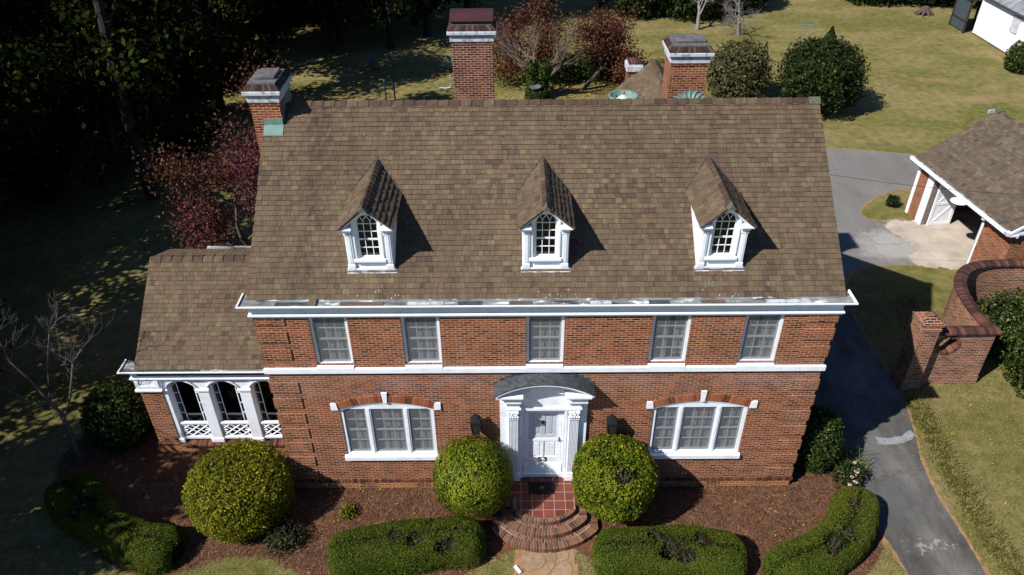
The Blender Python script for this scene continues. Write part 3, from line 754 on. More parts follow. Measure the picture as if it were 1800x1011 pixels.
for a, b in ((-.25, -.11), (.11, .25)): mb.box(a, b, .155, .166, 2.07, 2.73, bev=.005)
mb.build("inner_door", M_WHITE, door)
pane_quad(-.39, .39, 1.88, 2.9, .12).build("pane", glass_mat("storm_glass", .96, (.8, .82, .84)), door)
mb = MB(); mb.lathe([(0, 0), (.05, 0), (.055, .015), (.03, .02)], (0, 0, 0), 12); V = mb.v[:]; mb.v = [(x, .148 - z, 2.5 + y * 1.3) for x, y, z in V]
mb.tube([(-.045, .14, 2.48), (-.035, .135, 2.4), (0, .132, 2.37), (.035, .135, 2.4), (.045, .14, 2.48)], .01, 6); mb.build("knocker", M_BRASS, door)
mb = MB(); mb.box(.445, .475, .088, .1, 1.78, 1.95); mb.tube([(.46, .09, 1.9), (.46, .04, 1.9), (.42, .035, 1.9)], .014, 8); mb.tube([(.46, .09, 1.83), (.46, .05, 1.82)], .014, 8); mb.build("handle", M_BRASS, door)
cu = bpy.data.curves.new("door_number", 'FONT'); cu.body = "53"; cu.size = .25; cu.align_x = 'CENTER'; cu.extrude = .006; cu.space_character = 1.2; cu.offset = .004
tmp = bpy.data.objects.new("tmp", cu); COL.objects.link(tmp)
me = bpy.data.meshes.new_from_object(tmp.evaluated_get(bpy.context.evaluated_depsgraph_get())); bpy.data.objects.remove(tmp)
me.transform(Matrix.Translation((.0, .088, .995)) @ Matrix.Rotation(R(90), 4, 'X')); me.materials.clear(); me.materials.append(M_NUM)
put("door_number", me, door)

# ---- chimneys
def chimney(x0, x1, y0, y1, z0, zt, style, mat, name="chimney"):
    mb = MB(); mb.box(x0, x1, y0, y1, z0, zt - .48); mb.box(x0 - .02, x1 + .02, y0 - .02, y1 + .02, zt - .48, zt - .41)
    C = mb.build(name, mat, house)
    mb = MB(); mb.box(x0 - .045, x1 + .045, y0 - .045, y1 + .045, zt - .41, zt - .25, bev=.015); mb.box(x0 - .03, x1 + .03, y0 - .03, y1 + .03, zt - .25, zt - .2)
    mb.box(x0 - .12, x1 + .12, y0 - .12, y1 + .12, zt - .2, zt - .08, bev=.02); mb.build("band", M_WHITE_OLD, C)
    mb = MB(); e = .1
    X0, X1, Y0, Y1 = x0 - e, x1 + e, y0 - e, y1 + e; i = .16; za, zb = zt - .08, zt + .07
    B = [(X0, Y0, za), (X1, Y0, za), (X1, Y1, za), (X0, Y1, za)]; T = [(X0 + i, Y0 + i, zb), (X1 - i, Y0 + i, zb), (X1 - i, Y1 - i, zb), (X0 + i, Y1 - i, zb)]
    for s in range(4):                                                        # sloping bricks of the weathering
        a, b, c, d = (Vector(p) for p in (B[s], B[(s + 1) % 4], T[(s + 1) % 4], T[s])); n = max(4, int((b - a).length / .085))
        for q in range(n):
            f0, f1 = q / n, (q + .88) / n; P = [a.lerp(b, f0), a.lerp(b, f1), d.lerp(c, f1), d.lerp(c, f0)]; o = len(mb.v)
            nn = (b - a).cross(d - a).normalized() * .02
            mb.v += [tuple(p) for p in P] + [tuple(p + nn) for p in P]
            mb.f += [(o + 4, o + 5, o + 6, o + 7), (o, o + 1, o + 5, o + 4), (o, o + 4, o + 7, o + 3), (o + 1, o + 2, o + 6, o + 5), (o + 2, o + 3, o + 7, o + 6)]
    mb.build("sloping_top", M_SOOTY, C)
    mb = MB(); mb.prism(rect(X0 + .02, X1 - .02, Y0 + .02, Y1 - .02), za - .02, za + .012, lambda p, t: (p[0], p[1], t)); mb.box(X0 + i - .04, X1 - i + .04, Y0 + i - .04, Y1 - i + .04, za, zb + .02)
    if style == 0:
        mb.box(X0 + i + .1, X1 - i - .02, Y0 + i + .22, Y1 - i - .08, zb + .02, zb + .1, bev=.02)
    mb.build("slab", M_CONC, C)
    if style == 1:
        mb = MB(); mb.box(x0 + .0, x1 - .0, y0 + .06, y1 - .06, zb + .02, zb + .1); mb.prism([(y0 - .02, zb + .1), (y0 - .02, zb + .12), (y0 + .26, zb + .3), (y1 - .26, zb + .3), (y1 + .02, zb + .12), (y1 + .02, zb + .1)], x0 - .03, x1 + .03, lambda p, t: (t, p[0], p[1])); mb.build("metal_cap", M_REDCAP, C)
    return C
C = chimney(-7.52, -6.77, 3.86, 4.95, 0, 10.66, 0, M_BRICK)
mb = MB(); z = roof_z(3.86); mb.box(-7.25, -6.755, 3.835, 3.86, z - .02, z + .19); mb.prism([(3.6, roof_z(3.6) + .03), (3.86, z + .03), (3.86, z + .05), (3.6, roof_z(3.6) + .045)], -7.25, -6.74, lambda p, t: (t, p[0], p[1]))
for q in range(4):
    y = 3.86 + q * .27; mb.box(-6.772, -6.752, y, min(y + .29, 4.96), roof_z(min(y, 4.4)) - .1, roof_z(min(y, 4.3)) + .28)
mb.build("flashing", M_VERDI, C)
chimney(-2.56, -1.36, 7.6, 8.5, 5.5, 11.0, 1, M_BRICK_DARK)  # darker brick puts the trees' shadow into this chimney's colour
C = chimney(3.84, 4.92, 7.0, 8.0, 5.5, 10.52, 0, M_BRICK)
mb = MB()                                                                     # scalloped copper saddle at its foot
for q in range(9):
    a0, a1 = R(180 * q / 9), R(180 * (q + 1) / 9); am = (a0 + a1) / 2; c = Vector((4.42, 6.62, 9.0))
    P = [c + Vector((-math.cos(a) * r, 0, math.sin(a) * r * .75)) for a, r in ((a0, .42), (am, .56), (a1, .42))]
    mb.face([(4.42, 6.5, 8.98), *[tuple(p + Vector((0, .1, 0))) for p in P]])
    mb.tube([P[0] + Vector((0, .1, 0)), P[1] + Vector((0, .1, 0)), P[2] + Vector((0, .1, 0))], .02, 5)
mb.build("copper_saddle", M_VERDI, C)

# ---- rear wing seen over the ridge
mb = MB(); mb.box(1.9, 7.0, 8.8, 13.2, 0, 5.6); rw = mb.build("rear_wing", M_BRICK, house)
zr, xr = 8.08, 4.5
mb = MB(); mb.prism([(1.5, 5.6), (xr, zr - .03), (7.5, 5.6), (7.5, 5.4), (1.5, 5.4)], 6.8, 13.3, lambda p, t: (p[0], t, p[1])); mb.build("roof_deck", M_SHINGLE2, rw)
S = math.hypot(xr - 1.5, zr - 5.6)
for s in (-1, 1): shingles("rear_roof", M_SHINGLE2, rw, (xr + s * 3.0, 6.8, 5.6), (0, 1, 0), (-s * 3.0, 0, zr - 5.6), 6.55, S, e=.15, wd=.17, t=.02, seed=30 + s)
mb = MB(); ridge_caps(mb, (xr, 13.3, zr + .02), (xr, 7.9, zr + .02), (-3, 0, -2.48), (3, 0, -2.48)); mb.build("ridge", M_RIDGE, rw, fix=False)
mb = MB(); mb.box(3.56, 4.06, 13.32, 13.9, 0, 7.62); sc_ = mb.build("small_chimney", M_BRICK_DARK, rw)
C = sc_
mb = MB(); mb.box(3.5, 4.12, 13.26, 13.96, 7.62, 7.86, bev=.02); mb.box(3.53, 4.09, 13.29, 13.93, 7.86, 7.9)
mb.build("chimney_band", M_WHITE_OLD, rw)
mb = MB()
for q in range(5): mb.lathe([(.055, 0), (.055, .6)], (0, 0, 0), 10); 
mb = MB()
for q in range(5): mb.tube([(3.61 + q * .1, 13.3, 7.93), (3.61 + q * .1, 13.92, 7.93)], .05, 8)
mb.build("clay_cap", M_COPING, rw)
# round copper ventilator
mb = MB(); c = (2.97, 10.0, 7.72)
mb.lathe([(.44, -.75), (.44, -.1), (.47, -.08), (.47, .2), (.505, .22), (.505, .28), (.47, .29), (.43, .27), (.43, .0), (.2, -.02)], c, 36)
V = mb.build("ventilator", M_VERDI, house, smooth=True)
mb = MB(); mb.lathe([(.40, .0), (.30, .09), (.06, .29), (.0, .30)], c, 30); mb.build("cone", M_VERDI_PALE, V)
mb = MB(); mb.lathe([(.0, .29), (.035, .29), (.03, .36), (.045, .38), (.02, .43), (0, .44)], c, 12); mb.build("finial", M_TERRA, V)
# ---- sunroom wing on the left
WX0, WX1, WY = -11.6, -7.17, 1.45
mb = MB()
mb.box(WX0, -10.95, WY, WY + .32, .36, 2.56); mb.box(WX0, WX0 + .3, WY + .32, 6.6, 0, 3.2); mb.box(WX0 + .3, WX1, 6.3, 6.6, 0, 3.3)
mb.prism([(WY + .3, 3.2), (6.6, 3.2), (4.0, 5.3)], WX0 + .2, WX0 + .4, lambda p, t: (t, p[0], p[1]))
wing = mb.build("sunroom", M_BRICK, house)
mb = MB(); mb.box(WX0 - .03, WX1, WY - .03, WY + .35, 0, .3); mb.build("base_course", M_BRICK_PALE, wing)
mb = MB(); x = WX0 - .05
while x < WX1 - .05:                                                          # rowlock sill bricks
    y0 = WY - .1 if x > -10.95 else WY - .04
    mb.prism([(y0, .3), (y0, .37), (WY + .1, .42), (WY + .1, .3)], x + .005, x + .068, lambda p, t: (t, p[0], p[1])); x += .0735
mb.build("brick_sill", M_SOLDIER, wing)
mb = MB()
cols = [(-10.97, -10.82), (-9.95, -9.62), (-8.74, -8.41), (-7.53, -7.18)]
ops = [(-10.82, -9.95), (-9.62, -8.74), (-8.41, -7.53)]
for k, (a, b) in enumerate(cols):
    mb = MB(); mb.box(a, b, WY + .02, WY + .3, .57, 2.5, bev=.012)
    mb.box(a - (.03 if k else 0), b + (.03 if k < 3 else 0), WY - .02, WY + .34, .42, .57, bev=.012)
    mb.box(a - (.04 if k else 0), b + (.04 if k < 3 else 0), WY - .03, WY + .34, 2.5, 2.58, bev=.012)
    mb.build("column", M_WHITE, wing)
out = [(-10.95, 3.22), (-10.95, 2.58)]
for a, b in ops: out += [(a, 2.58)] + seg_arch(a, b, 2.58, .27)[::-1][1:-1] + [(b, 2.58)]
out += [(-7.17, 2.58), (-7.17, 3.22)]
mb = MB(); mb.plate(out[::-1], [], front(WY + .03), .26)
for a, b in ops:                                                              # arch mouldings
    P = seg_arch(a - .0, b + .0, 2.6, .28)
    for r in ((0, .05, -.0), (.05, .1, -.03)):
        up = [(p[0], p[1] + r[1]) for p in P]; lo = [(p[0], p[1] + r[0]) for p in P]
        mb.prism(up + lo[::-1], WY + r[2], WY + .03, lambda p, t: (p[0], t, p[1]))
mb.box(WX0 - .04, -10.91, WY - .05, WY + .32, 2.56, 3.22); mb.box(WX0 - .08, -10.89, WY - .1, WY + .33, 2.56, 2.64, bev=.012)
mb.plate(rect(WX0 - .02, -10.95, 2.7, 3.16), [rect(WX0 + .09, -11.05, 2.78, 3.08)], front(WY - .075), .03)
mb.build("arcade", M_WHITE, wing)
WC = [(d + .0, z - 3.32) for d, z in CORN]
sweep_cornice("cornice", M_WHITE, wing, WC, WX0, WX1, WY, .32, 0)
sweep_cornice("gutter", M_TIN, wing, [(-.1, 3.425), (.0, 3.405), (.225, 3.41)], WX0, WX1, WY, .32, 0)
mb = MB(); mb.box(-11.3, -9.6, WY - .17, WY - .03, 3.413, 3.418); mb.build("gutter_patch", M_LEAD, wing)
for k, (a, b) in enumerate(ops):
    y = WY + .24; mb = MB()
    def op(i): return [(a + i, .5), (b - i, .5)] + seg_arch(a + i, b - i, 2.58 - i * .3, .27 - i * .25)
    mb.plate(op(0), [op(.035)], front(y), .04)
    i = .19
    for s in (a + i, b - i): mb.box(s - .011, s + .011, y + .005, y + .03, .5, 2.66)
    P = seg_arch(a + .03, b - .03, 2.46, .26); mb.prism(P + [(p[0], p[1] - .024) for p in P[::-1]], y + .006, y + .028, lambda p, t: (p[0], t, p[1]))
    for z in (.62, 1.02, 1.42, 1.82, 2.22):
        for s0, s1 in ((a, a + i), (b - i, b)): mb.box(s0, s1, y + .007, y + .027, z - .011, z + .011)
    for q in (1, 2): mb.box(a + (b - a) * q / 3 - .01, a + (b - a) * q / 3 + .01, y + .008, y + .026, 2.68, 2.84)
    Wd = mb.build("window", M_WHITE, wing)
    mb = MB(); mb.plate(op(.02), [], front(y + .018), .004); mb.build("pane", M_GLASS_PORCH, Wd)
    # balustrade with interlaced lattice
    mb = MB(); y = WY + .08; mb.box(a, b, y - .03, y + .06, 1.1, 1.19, bev=.015); mb.box(a, b, y - .03, y + .06, .5, .6, bev=.012)
    w_ = b - a; ln = lambda p, q: mb.tube([(a + w_ * p[0], y + .015, .6 + .5 * p[1]), (a + w_ * q[0], y + .015, .6 + .5 * q[1])], .021, 4)
    ln((0, 0), (.72, 1)); ln((.28, 0), (1, 1)); ln((0, 1), (.72, 0)); ln((.28, 1), (1, 0)); ln((0, .5), (.36, 1)); ln((0, .5), (.36, 0)); ln((1, .5), (.64, 1)); ln((1, .5), (.64, 0)); ln((0, .5), (.2, .5)); ln((.8, .5), (1, .5))
    mb.build("balustrade", M_WHITE, wing)
mb = MB(); mb.box(WX0 + .3, WX1, WY + .34, 6.3, .3, .34); mb.box(WX0 + .32, WX1, 3.9, 3.95, .34, 3.3); mb.build("sunroom_interior", simple("grey_interior", (.09, .085, .08), .9), wing)
S2 = math.hypot(2.65, 2.65 * SL)
shingles("wing_roof", M_SHINGLE2, wing, (-11.46, 1.35, 3.42), (1, 0, 0), sdir, 4.29, S2, seed=21)
mb = MB(); zw = 3.42 + SL * 2.65
mb.prism([(1.34, 3.39), (4.0, zw - .03), (5.1, zw - .46), (5.1, zw - .6), (4.0, zw - .2), (1.34, 3.2)], -11.44, -7.17, lambda p, t: (t, p[0], p[1])); mb.build("roof_deck", M_SHINGLE2, wing)
mb = MB(); ridge_caps(mb, (-11.46, 4.0, zw + .01), (-7.2, 4.0, zw + .01), (0, -1, -SL), (0, 1, -.4)); mb.build("ridge", M_RIDGE, wing, fix=False)
shingles("back_roof", M_SHINGLE2, wing, (-11.4, 5.1, zw - .43), (1, 0, 0), (0, -1.1, .43), 4.2, 1.15, seed=22)
mb = MB(); mb.box(-10.25, -7.2, 5.08, 5.22, zw - .46, zw - .38); mb.build("back_gutter", M_TIN, wing)

# ================================================================ FRONT STEPS
def bow(hw, y0, ye, yc, n=20):
    """outline: straight back to y0, bowed front from (hw, ye) through (0, yc)"""
    sag = ye - yc; r = (hw * hw + sag * sag) / (2 * sag); cy = yc + r; a = math.degrees(math.asin(hw / r))
    return [(hw, y0)] + [(r * math.sin(R(t)), cy - r * math.cos(R(t))) for t in [a - 2 * a * i / n for i in range(n + 1)]] + [(-hw, y0)]
steps = thing("front_steps", (0, -1, 0), "bowed brick front steps with a red tiled landing before the white door", "steps")
fz = lambda p, t: (p[0], p[1], t)
SX = .04
def bowed_row(mb, hw, ye, yc, z, dep, h, seed):
    g = random.Random(seed); P = bow(hw, 0, ye, yc, 60)[1:-1]
    L = [0]
    for a, b in zip(P[:-1], P[1:]): L.append(L[-1] + math.dist(a, b))
    n = int(L[-1] / .078)
    def at(s):
        for k in range(len(P) - 1):
            if L[k + 1] >= s or k == len(P) - 2:
                f = (s - L[k]) / (L[k + 1] - L[k]); return Vector((P[k][0] + (P[k + 1][0] - P[k][0]) * f, P[k][1] + (P[k + 1][1] - P[k][1]) * f, 0))
    for q in range(n):
        a, b = at(L[-1] * (q + .12) / n), at(L[-1] * (q + .8) / n); t = (b - a).normalized(); nn = Vector((-t.y, t.x, 0))
        if nn.y < 0: nn = -nn
        e = g.uniform(-.004, .004); o = nn * -.012
        P4 = [a + o, b + o, b + nn * dep, a + nn * dep]; zz = z + e
        mb.prism([(p.x + SX, p.y) for p in P4], z - h, zz, fz)
for hw, ye, yc, z, zb in ((1.44, -1.62, -2.25, .17, -.05), (1.14, -1.4, -1.93, .34, .0), (.84, -1.22, -1.62, .50, .0)):
    mb = MB(); mb.prism([(p[0] + SX, p[1]) for p in bow(hw, -.05, ye, yc)], zb, z - .012, fz); T = mb.build("step", M_MORTAR, steps)
    mb = MB(); bowed_row(mb, hw, ye, yc, z, .205 if z < .45 else .1, .15, int(z * 100))
    if z < .45: bowed_row(mb, hw - .2, ye + .218, yc + .218, z - .006, .11, .05, 5 + int(z * 100))
    if z < .45:
        for s in (-1, 1):
            for q in range(8):
                y = ye + .04 + q * .075
                if y > -.95: break
                mb.box(SX + s * hw - .11 - (.1 if s > 0 else -.1) - .0, SX + s * hw + .11 - (.1 if s > 0 else -.1), y, y + .066, z - .07, z + .002)
    mb.build("bullnose_brick", M_STEP, T)
mb = MB()
for s in (-1, 1):
    mb.box(*sorted((SX + s * .845, SX + s * 1.5)), -1.0, -.03, 0, .42)
mb.build("side_plinth", M_BRICK_DARK, steps)
mb = MB()
for s in (-1, 1):
    for q in range(9): mb.box(SX + s * 1.17 - .33 + q * .0735, SX + s * 1.17 - .33 + q * .0735 + .066, -1.03, -.8, .42, .5)
    for q in range(10): mb.box(*sorted((SX + s * 1.27, SX + s * 1.5)), -.78 + q * .0735, -.714 + q * .0735, .42, .495)
mb.build("plinth_coping", M_STEP, steps)
def tile_mat():
    k = Mat("red_quarry_tile"); uv = k.uv()
    b = k.n("TexBrick", {"Vector": uv, "Color1": (0, 0, 0), "Color2": (1, 1, 1), "Mortar": (0, 0, 0), "Scale": 1., "Mortar Size": .011, "Mortar Smooth": .1, "Brick Width": .305, "Row Height": .305}, offset=0.)
    c = k.ramp(b.outputs[0], [(0, lin(92, 44, 36)), (1, lin(120, 62, 50))])
    c = k.mix(.45, c, k.ramp(k.noise(k.pos(), 7., 5), [(.3, (.5, .5, .5)), (.65, (1.2, 1.2, 1.2))]), 'MULTIPLY')
    c = k.mix(b.outputs[1], c, lin(150, 126, 106)); return k.bsdf(c, .7, spec=.3)
mb = MB(); mb.prism([(p[0] + SX, p[1]) for p in bow(.80, -.03, -1.12, -1.5)], .45, .496, fz)
mb.box(SX - 1.26, SX - .80, -.78, -.03, .42, .496); mb.box(SX + .80, SX + 1.26, -.78, -.03, .42, .496)
mb.build("tile_landing", tile_mat(), steps)

m = thing("doormat", (-.03, -.45, .5), "black rubber doormat on the red tiles at the white door", "doormat")
mb = MB(); mb.box(-.40, .34, -.68, -.24, .498, .512, bev=.004); mt = mb.build("mat", M_MAT, m)
mb = MB()
for q in range(18):
    for p in range(10): mb.box(-.38 + q * .04, -.36 + q * .04, -.66 + p * .041, -.64 + p * .041, .512, .518)
mb.build("tread", M_MAT, mt)
mb = MB(); mb.lathe([(0, .006), (.05, .006), (.06, 0)], (-.03, -.46, .512), 16); mb.build("crest", M_BRASS, mt)

def pot(loc, lab):
    t = thing("terracotta_pot", loc, lab, "plant pot", "terracotta pots beside the steps"); mb = MB()
    mb.lathe([(0, 0), (.15, 0), (.2, .3), (.235, .31), (.24, .38), (.2, .385), (.18, .3), (0, .29)], loc, 28); mb.build("pot", M_TERRA, t, smooth=False)
    mb = MB(); mb.lathe([(.19, 0), (0, .015)], (loc[0], loc[1], loc[2] + .33), 20); mb.build("soil", M_BODY, t)
pot((1.16, -.78, .5), "terracotta pot on the brick plinth right of the landing, under the round bush")
pot((-1.12, -.74, .5), "terracotta pot on the brick plinth left of the landing, in the bush's shade")

def lantern(x, z, lab):
    t = thing("wall_lantern", (x, 0, z), lab, "wall lantern", "lanterns flanking the front door"); y = -.24
    mb = MB(); mb.lathe([(.15, 0), (.145, .03), (.09, .1), (.05, .15), (.03, .17), (.035, .2), (.0, .23)], (x, y, z + .2), 4, R(45), R(405)); mb.build("lantern_roof", M_BLACK, t)
    mb = MB()
    for s in (-1, 1):
        for q in (-1, 1): mb.tube([(x + s * .1, y + q * .1, z + .2), (x + s * .07, y + q * .07, z - .1)], .009, 5)
    mb.box(x - .08, x + .08, y - .08, y + .08, z - .125, z - .1); mb.lathe([(.05, 0), (.02, -.04), (0, -.06)], (x, y, z - .125), 8); mb.box(x - .11, x + .11, y - .11, y + .11, z + .185, z + .2); mb.build("cage", M_BLACK, t)
    mb = MB(); mb.lathe([(.066 * 1.41, -.1), (.092 * 1.41, .185)], (x, y, z), 4, R(45), R(405)); mb.build("glass", M_GLASSLAMP, t)
    for o in [q for q in COL.objects if q.parent is t]:
        for v in o.data.vertices: v.co = Vector((x, y, z)) + (v.co - Vector((x, y, z))) * 1.3
    mb = MB(); mb.tube([(x, -.01, z - .02), (x, -.1, z - .16), (x, -.2, z - .18), (x, y, z - .14)], .012, 6); mb.box(x - .05, x + .05, -.02, 0, z - .12, z + .1); mb.tube([(x, -.01, z + .08), (x, y, z + .24)], .009, 5); mb.build("bracket", M_BLACK, t)
lantern(-1.82, 2.68, "black iron lantern on the brick wall left of the front door")
lantern(1.83, 2.62, "black iron lantern on the brick wall right of the front door")
# ================================================================ GROUND
def lawn_mat():
    k = Mat("lawn_grass"); P = k.pos()
    fine = k.noise(P, 22., 6, .7); mid = k.noise(P, 2.3, 6, .65); big = k.noise(k.mapv(P, (1, 1.6, 1)), .16, 5, .6)
    c = k.ramp(mid, [(.25, lin(74, 78, 36)), (.45, lin(98, 97, 50)), (.6, lin(116, 109, 60)), (.78, lin(134, 120, 78))])
    c2 = k.ramp(mid, [(.25, lin(98, 90, 54)), (.5, lin(128, 116, 74)), (.75, lin(152, 134, 94))])
    c = k.mix(k.ramp(big, [(.41, (0, 0, 0)), (.58, (1, 1, 1))]), c, c2)
    c = k.mix(.75, c, k.ramp(fine, [(.25, (.45, .47, .42)), (.5, (.95, .95, .95)), (.75, (1.4, 1.35, 1.25))]), 'MULTIPLY')
    # bare reddish earth where the turf is worn, out on the back lawn
    for (cx, cy, sx, sy, an) in ((26.3, 32.8, 3.4, 1.0, -.2), (27.6, 29.6, 3.6, 1.1, -.3), (31, 28.4, 2.6, .8, -.2), (29.5, 31.5, 1.2, .5, 0), (31.6, 47.2, 1.6, .9, 0), (17, 13, .9, 1.8, 0), (32.4, 36.6, .5, 6, 0)):
        q = k.n("Mapping", {"Vector": P, "Location": (-cx, -cy, 0)}).outputs[0]
        q = k.n("Mapping", {"Vector": q, "Rotation": (0, 0, -an), "Scale": (1 / sx, 1 / sy, 0)}).outputs[0]
        d = k.n("VectorMath", {0: q}, operation='LENGTH').outputs["Value"]
        d = k.math('ADD', d, k.math('MULTIPLY', k.noise(P, .7, 7, .75), 2.4))
        f = k.ramp(d, [(.35, (1, 1, 1)), (.75, (0, 0, 0))]) if False else k.ramp(k.math('MULTIPLY', d, .5), [(.55, (.8, .8, .8)), (1.25, (0, 0, 0))])
        c = k.mix(f, c, k.ramp(k.noise(k.mapv(P, (1, 3, 1)), 2.2, 6, .7), [(.35, lin(138, 112, 74)), (.6, lin(152, 128, 92)), (.72, lin(186, 170, 150))]))
    return k.bsdf(c, .95, k.bump(fine, .9, .03), spec=.1)
M_LAWN = lawn_mat()
mb = MB(); N = 1; mb.face([(-260, -60, 0), (260, -60, 0), (260, 320, 0), (-260, 320, 0)]); tag(mb.build("lawn", M_LAWN), kind="structure")

def smooth_poly(pts, it=2):
    for _ in range(it):
        out = []
        for a, b in zip(pts, pts[1:] + pts[:1]):
            out += [(a[0] * .75 + b[0] * .25, a[1] * .75 + b[1] * .25), (a[0] * .25 + b[0] * .75, a[1] * .25 + b[1] * .75)]
        pts = out
    return pts
def jitter(pts, amt, seed, step=.12):
    g = random.Random(seed); out = []
    for a, b in zip(pts, pts[1:] + pts[:1]):
        n = max(1, int(math.dist(a, b) / step))
        for q in range(n): out.append((a[0] + (b[0] - a[0]) * q / n + g.uniform(-amt, amt), a[1] + (b[1] - a[1]) * q / n + g.uniform(-amt, amt)))
    return out
def sheet(name, pts, z, mat, kind="structure", parent=None):
    mb = MB()
    for t in tessellate_polygon([[Vector((p[0], p[1], 0)) for p in pts]]): mb.face([(pts[i][0], pts[i][1], z) for i in t])
    o = mb.build(name, mat, parent)
    if kind: tag(o, kind=kind)
    return o
def asphalt_mat():
    k = Mat("asphalt"); P = k.pos()
    f = k.noise(P, 60., 4, .7); m = k.noise(k.mapv(P, (1, .4, 1)), .8, 7, .68); l = k.noise(P, .35, 5)
    c = k.ramp(m, [(.34, (.043, .04, .035)), (.5, (.092, .086, .076)), (.66, (.152, .143, .128))])
    c = k.mix(k.ramp(l, [(.48, (0, 0, 0)), (.6, (.5, .5, .5))]), c, (.085, .084, .082))
    sy = k.n("SeparateXYZ", {0: P}).outputs[1]
    c = k.mix(k.math('MULTIPLY', k.ramp(k.math('MULTIPLY', k.math('SUBTRACT', sy, 5.), .12), [(.2, (0, 0, 0)), (.7, (1, 1, 1))]), .6), c, (.195, .185, .168))
    pale = k.ramp(k.noise(P, .75, 7, .72), [(.6, (0, 0, 0)), (.72, (1, 1, 1))])
    q = k.n("Mapping", {"Vector": P, "Location": (-15.6, -13, 0)}).outputs[0]
    d = k.n("VectorMath", {0: k.mapv(q, (.3, .34, 0))}, operation='LENGTH').outputs["Value"]
    c = k.mix(k.math('MULTIPLY', k.ramp(k.math('ADD', d, k.math('MULTIPLY', k.noise(P, 1.4, 6, .7), .9)), [(.7, (1, 1, 1)), (1.05, (0, 0, 0))]), .55), c, lin(168, 164, 158))
    c = k.mix(.6, c, k.ramp(f, [(.3, (.7, .69, .68)), (.7, (1.8, 1.78, 1.74))]), 'MULTIPLY')
    q = k.n("Mapping", {"Vector": P, "Location": (-10.45, 2.1, 0)}).outputs[0]
    d = k.n("VectorMath", {0: k.mapv(q, (.9, 1.9, 0))}, operation='LENGTH').outputs["Value"]
    wn_ = k.math('SUBTRACT', k.noise(P, 4.5, 6, .7), k.math('MULTIPLY', d, .22))
    c = k.mix(k.ramp(wn_, [(.44, (0, 0, 0)), (.52, (.75, .75, .75))]), c, lin(150, 148, 142))
    vo = k.n("TexVoronoi", {"Vector": k.n("VectorMath", {0: P, 1: k.n("VectorMath", {0: k.n("TexNoise", {"Vector": P, "Scale": 2., "Detail": 4.}).outputs[1], 3: .8}, operation='SCALE').outputs[0]}, operation='ADD').outputs[0], "Scale": .2}, feature='DISTANCE_TO_EDGE').outputs[0]
    c = k.mix(k.ramp(vo, [(.0015, (.4, .4, .4)), (.005, (0, 0, 0))]), c, (.016, .016, .016))
    sp = k.math('LESS_THAN', k.n("TexVoronoi", {"Vector": P, "Scale": 4.}).outputs[0], .03)
    c = k.mix(sp, c, (.4, .4, .39))
    return k.bsdf(c, .85, k.bump(f, .6, .01), spec=.08)
drive = [(8.15, -12), (11.35, -12), (11.46, -2.98), (11.4, -1.7), (11.3, -.1), (11.55, 1.4), (11.95, 3.0), (12.1, 4.2), (12.0, 6.0), (11.98, 8), (12.3, 10), (13.0, 11.2), (14.3, 11.6), (17.3, 11.5), (17.3, 14.9),
         (16.9, 15.3), (15.7, 15.05), (15.1, 15.45), (15.2, 16.1), (16.2, 17.3), (17.6, 18.1), (19.2, 18.3), (26, 18.2), (26, 21.2), (20.5, 21.75), (18.4, 22.4), (16.7, 22.75), (14, 22.9), (10, 21.5), (8.2, 17), (8.1, 8), (8.6, 3), (9.5, 1.4), (9.3, .2), (9.2, -1.2), (9.35, -2.2), (9.45, -3.2), (9.3, -6)]
def earth_mat(name, a, b):
    k = Mat(name); P = k.pos(); c = k.ramp(k.noise(P, 5., 6, .7), [(.3, a), (.7, b)])
    c = k.mix(.5, c, k.ramp(k.noise(P, 40., 4), [(.3, (.5, .5, .5)), (.7, (1.3, 1.3, 1.3))]), 'MULTIPLY'); return k.bsdf(c, .95, spec=.1)
M_EDGE = earth_mat("earth_verge", lin(132, 98, 66), lin(168, 132, 98))
def offset_poly(pts, d):
    n = len(pts); out = []
    ar = sum(a[0] * b[1] - b[0] * a[1] for a, b in zip(pts, pts[1:] + pts[:1])); sg = 1 if ar > 0 else -1
    for i in range(n):
        a, b = Vector(pts[i - 1]), Vector(pts[(i + 1) % n]); t = (b - a).normalized(); out.append((pts[i][0] + sg * t.y * d, pts[i][1] - sg * t.x * d))
    return out
dp = smooth_poly(drive, 2)
sheet("verge", jitter(offset_poly(dp, .09), .05, 4), .004, M_EDGE)
sheet("driveway", jitter(dp, .025, 5), .008, asphalt_mat())
M_APRON = simple("sandy_concrete", lin(178, 164, 148), .95, var=.5, scale=1.2)
sheet("garage_apron", jitter(smooth_poly([(16.2, 15.3), (15.7, 14.4), (16.4, 13.4), (16.2, 12.6), (15.7, 11.9), (15.9, 11.4), (17.2, 11.2), (18.3, 11.2), (18.3, 15.0), (17.3, 15.1)], 2), .13, 6, .09), .012, M_APRON)
M_PATCH = earth_mat("pale_patch", lin(120, 122, 124), lin(150, 152, 154))
sheet("drive_patch", jitter([(10.42, 1.9), (10.9, 1.84), (11.3, 1.95), (11.66, 2.2), (11.72, 1.98), (11.5, 1.75), (11.0, 1.58), (10.44, 1.56)], .02, 7, .08), .012, M_PATCH)

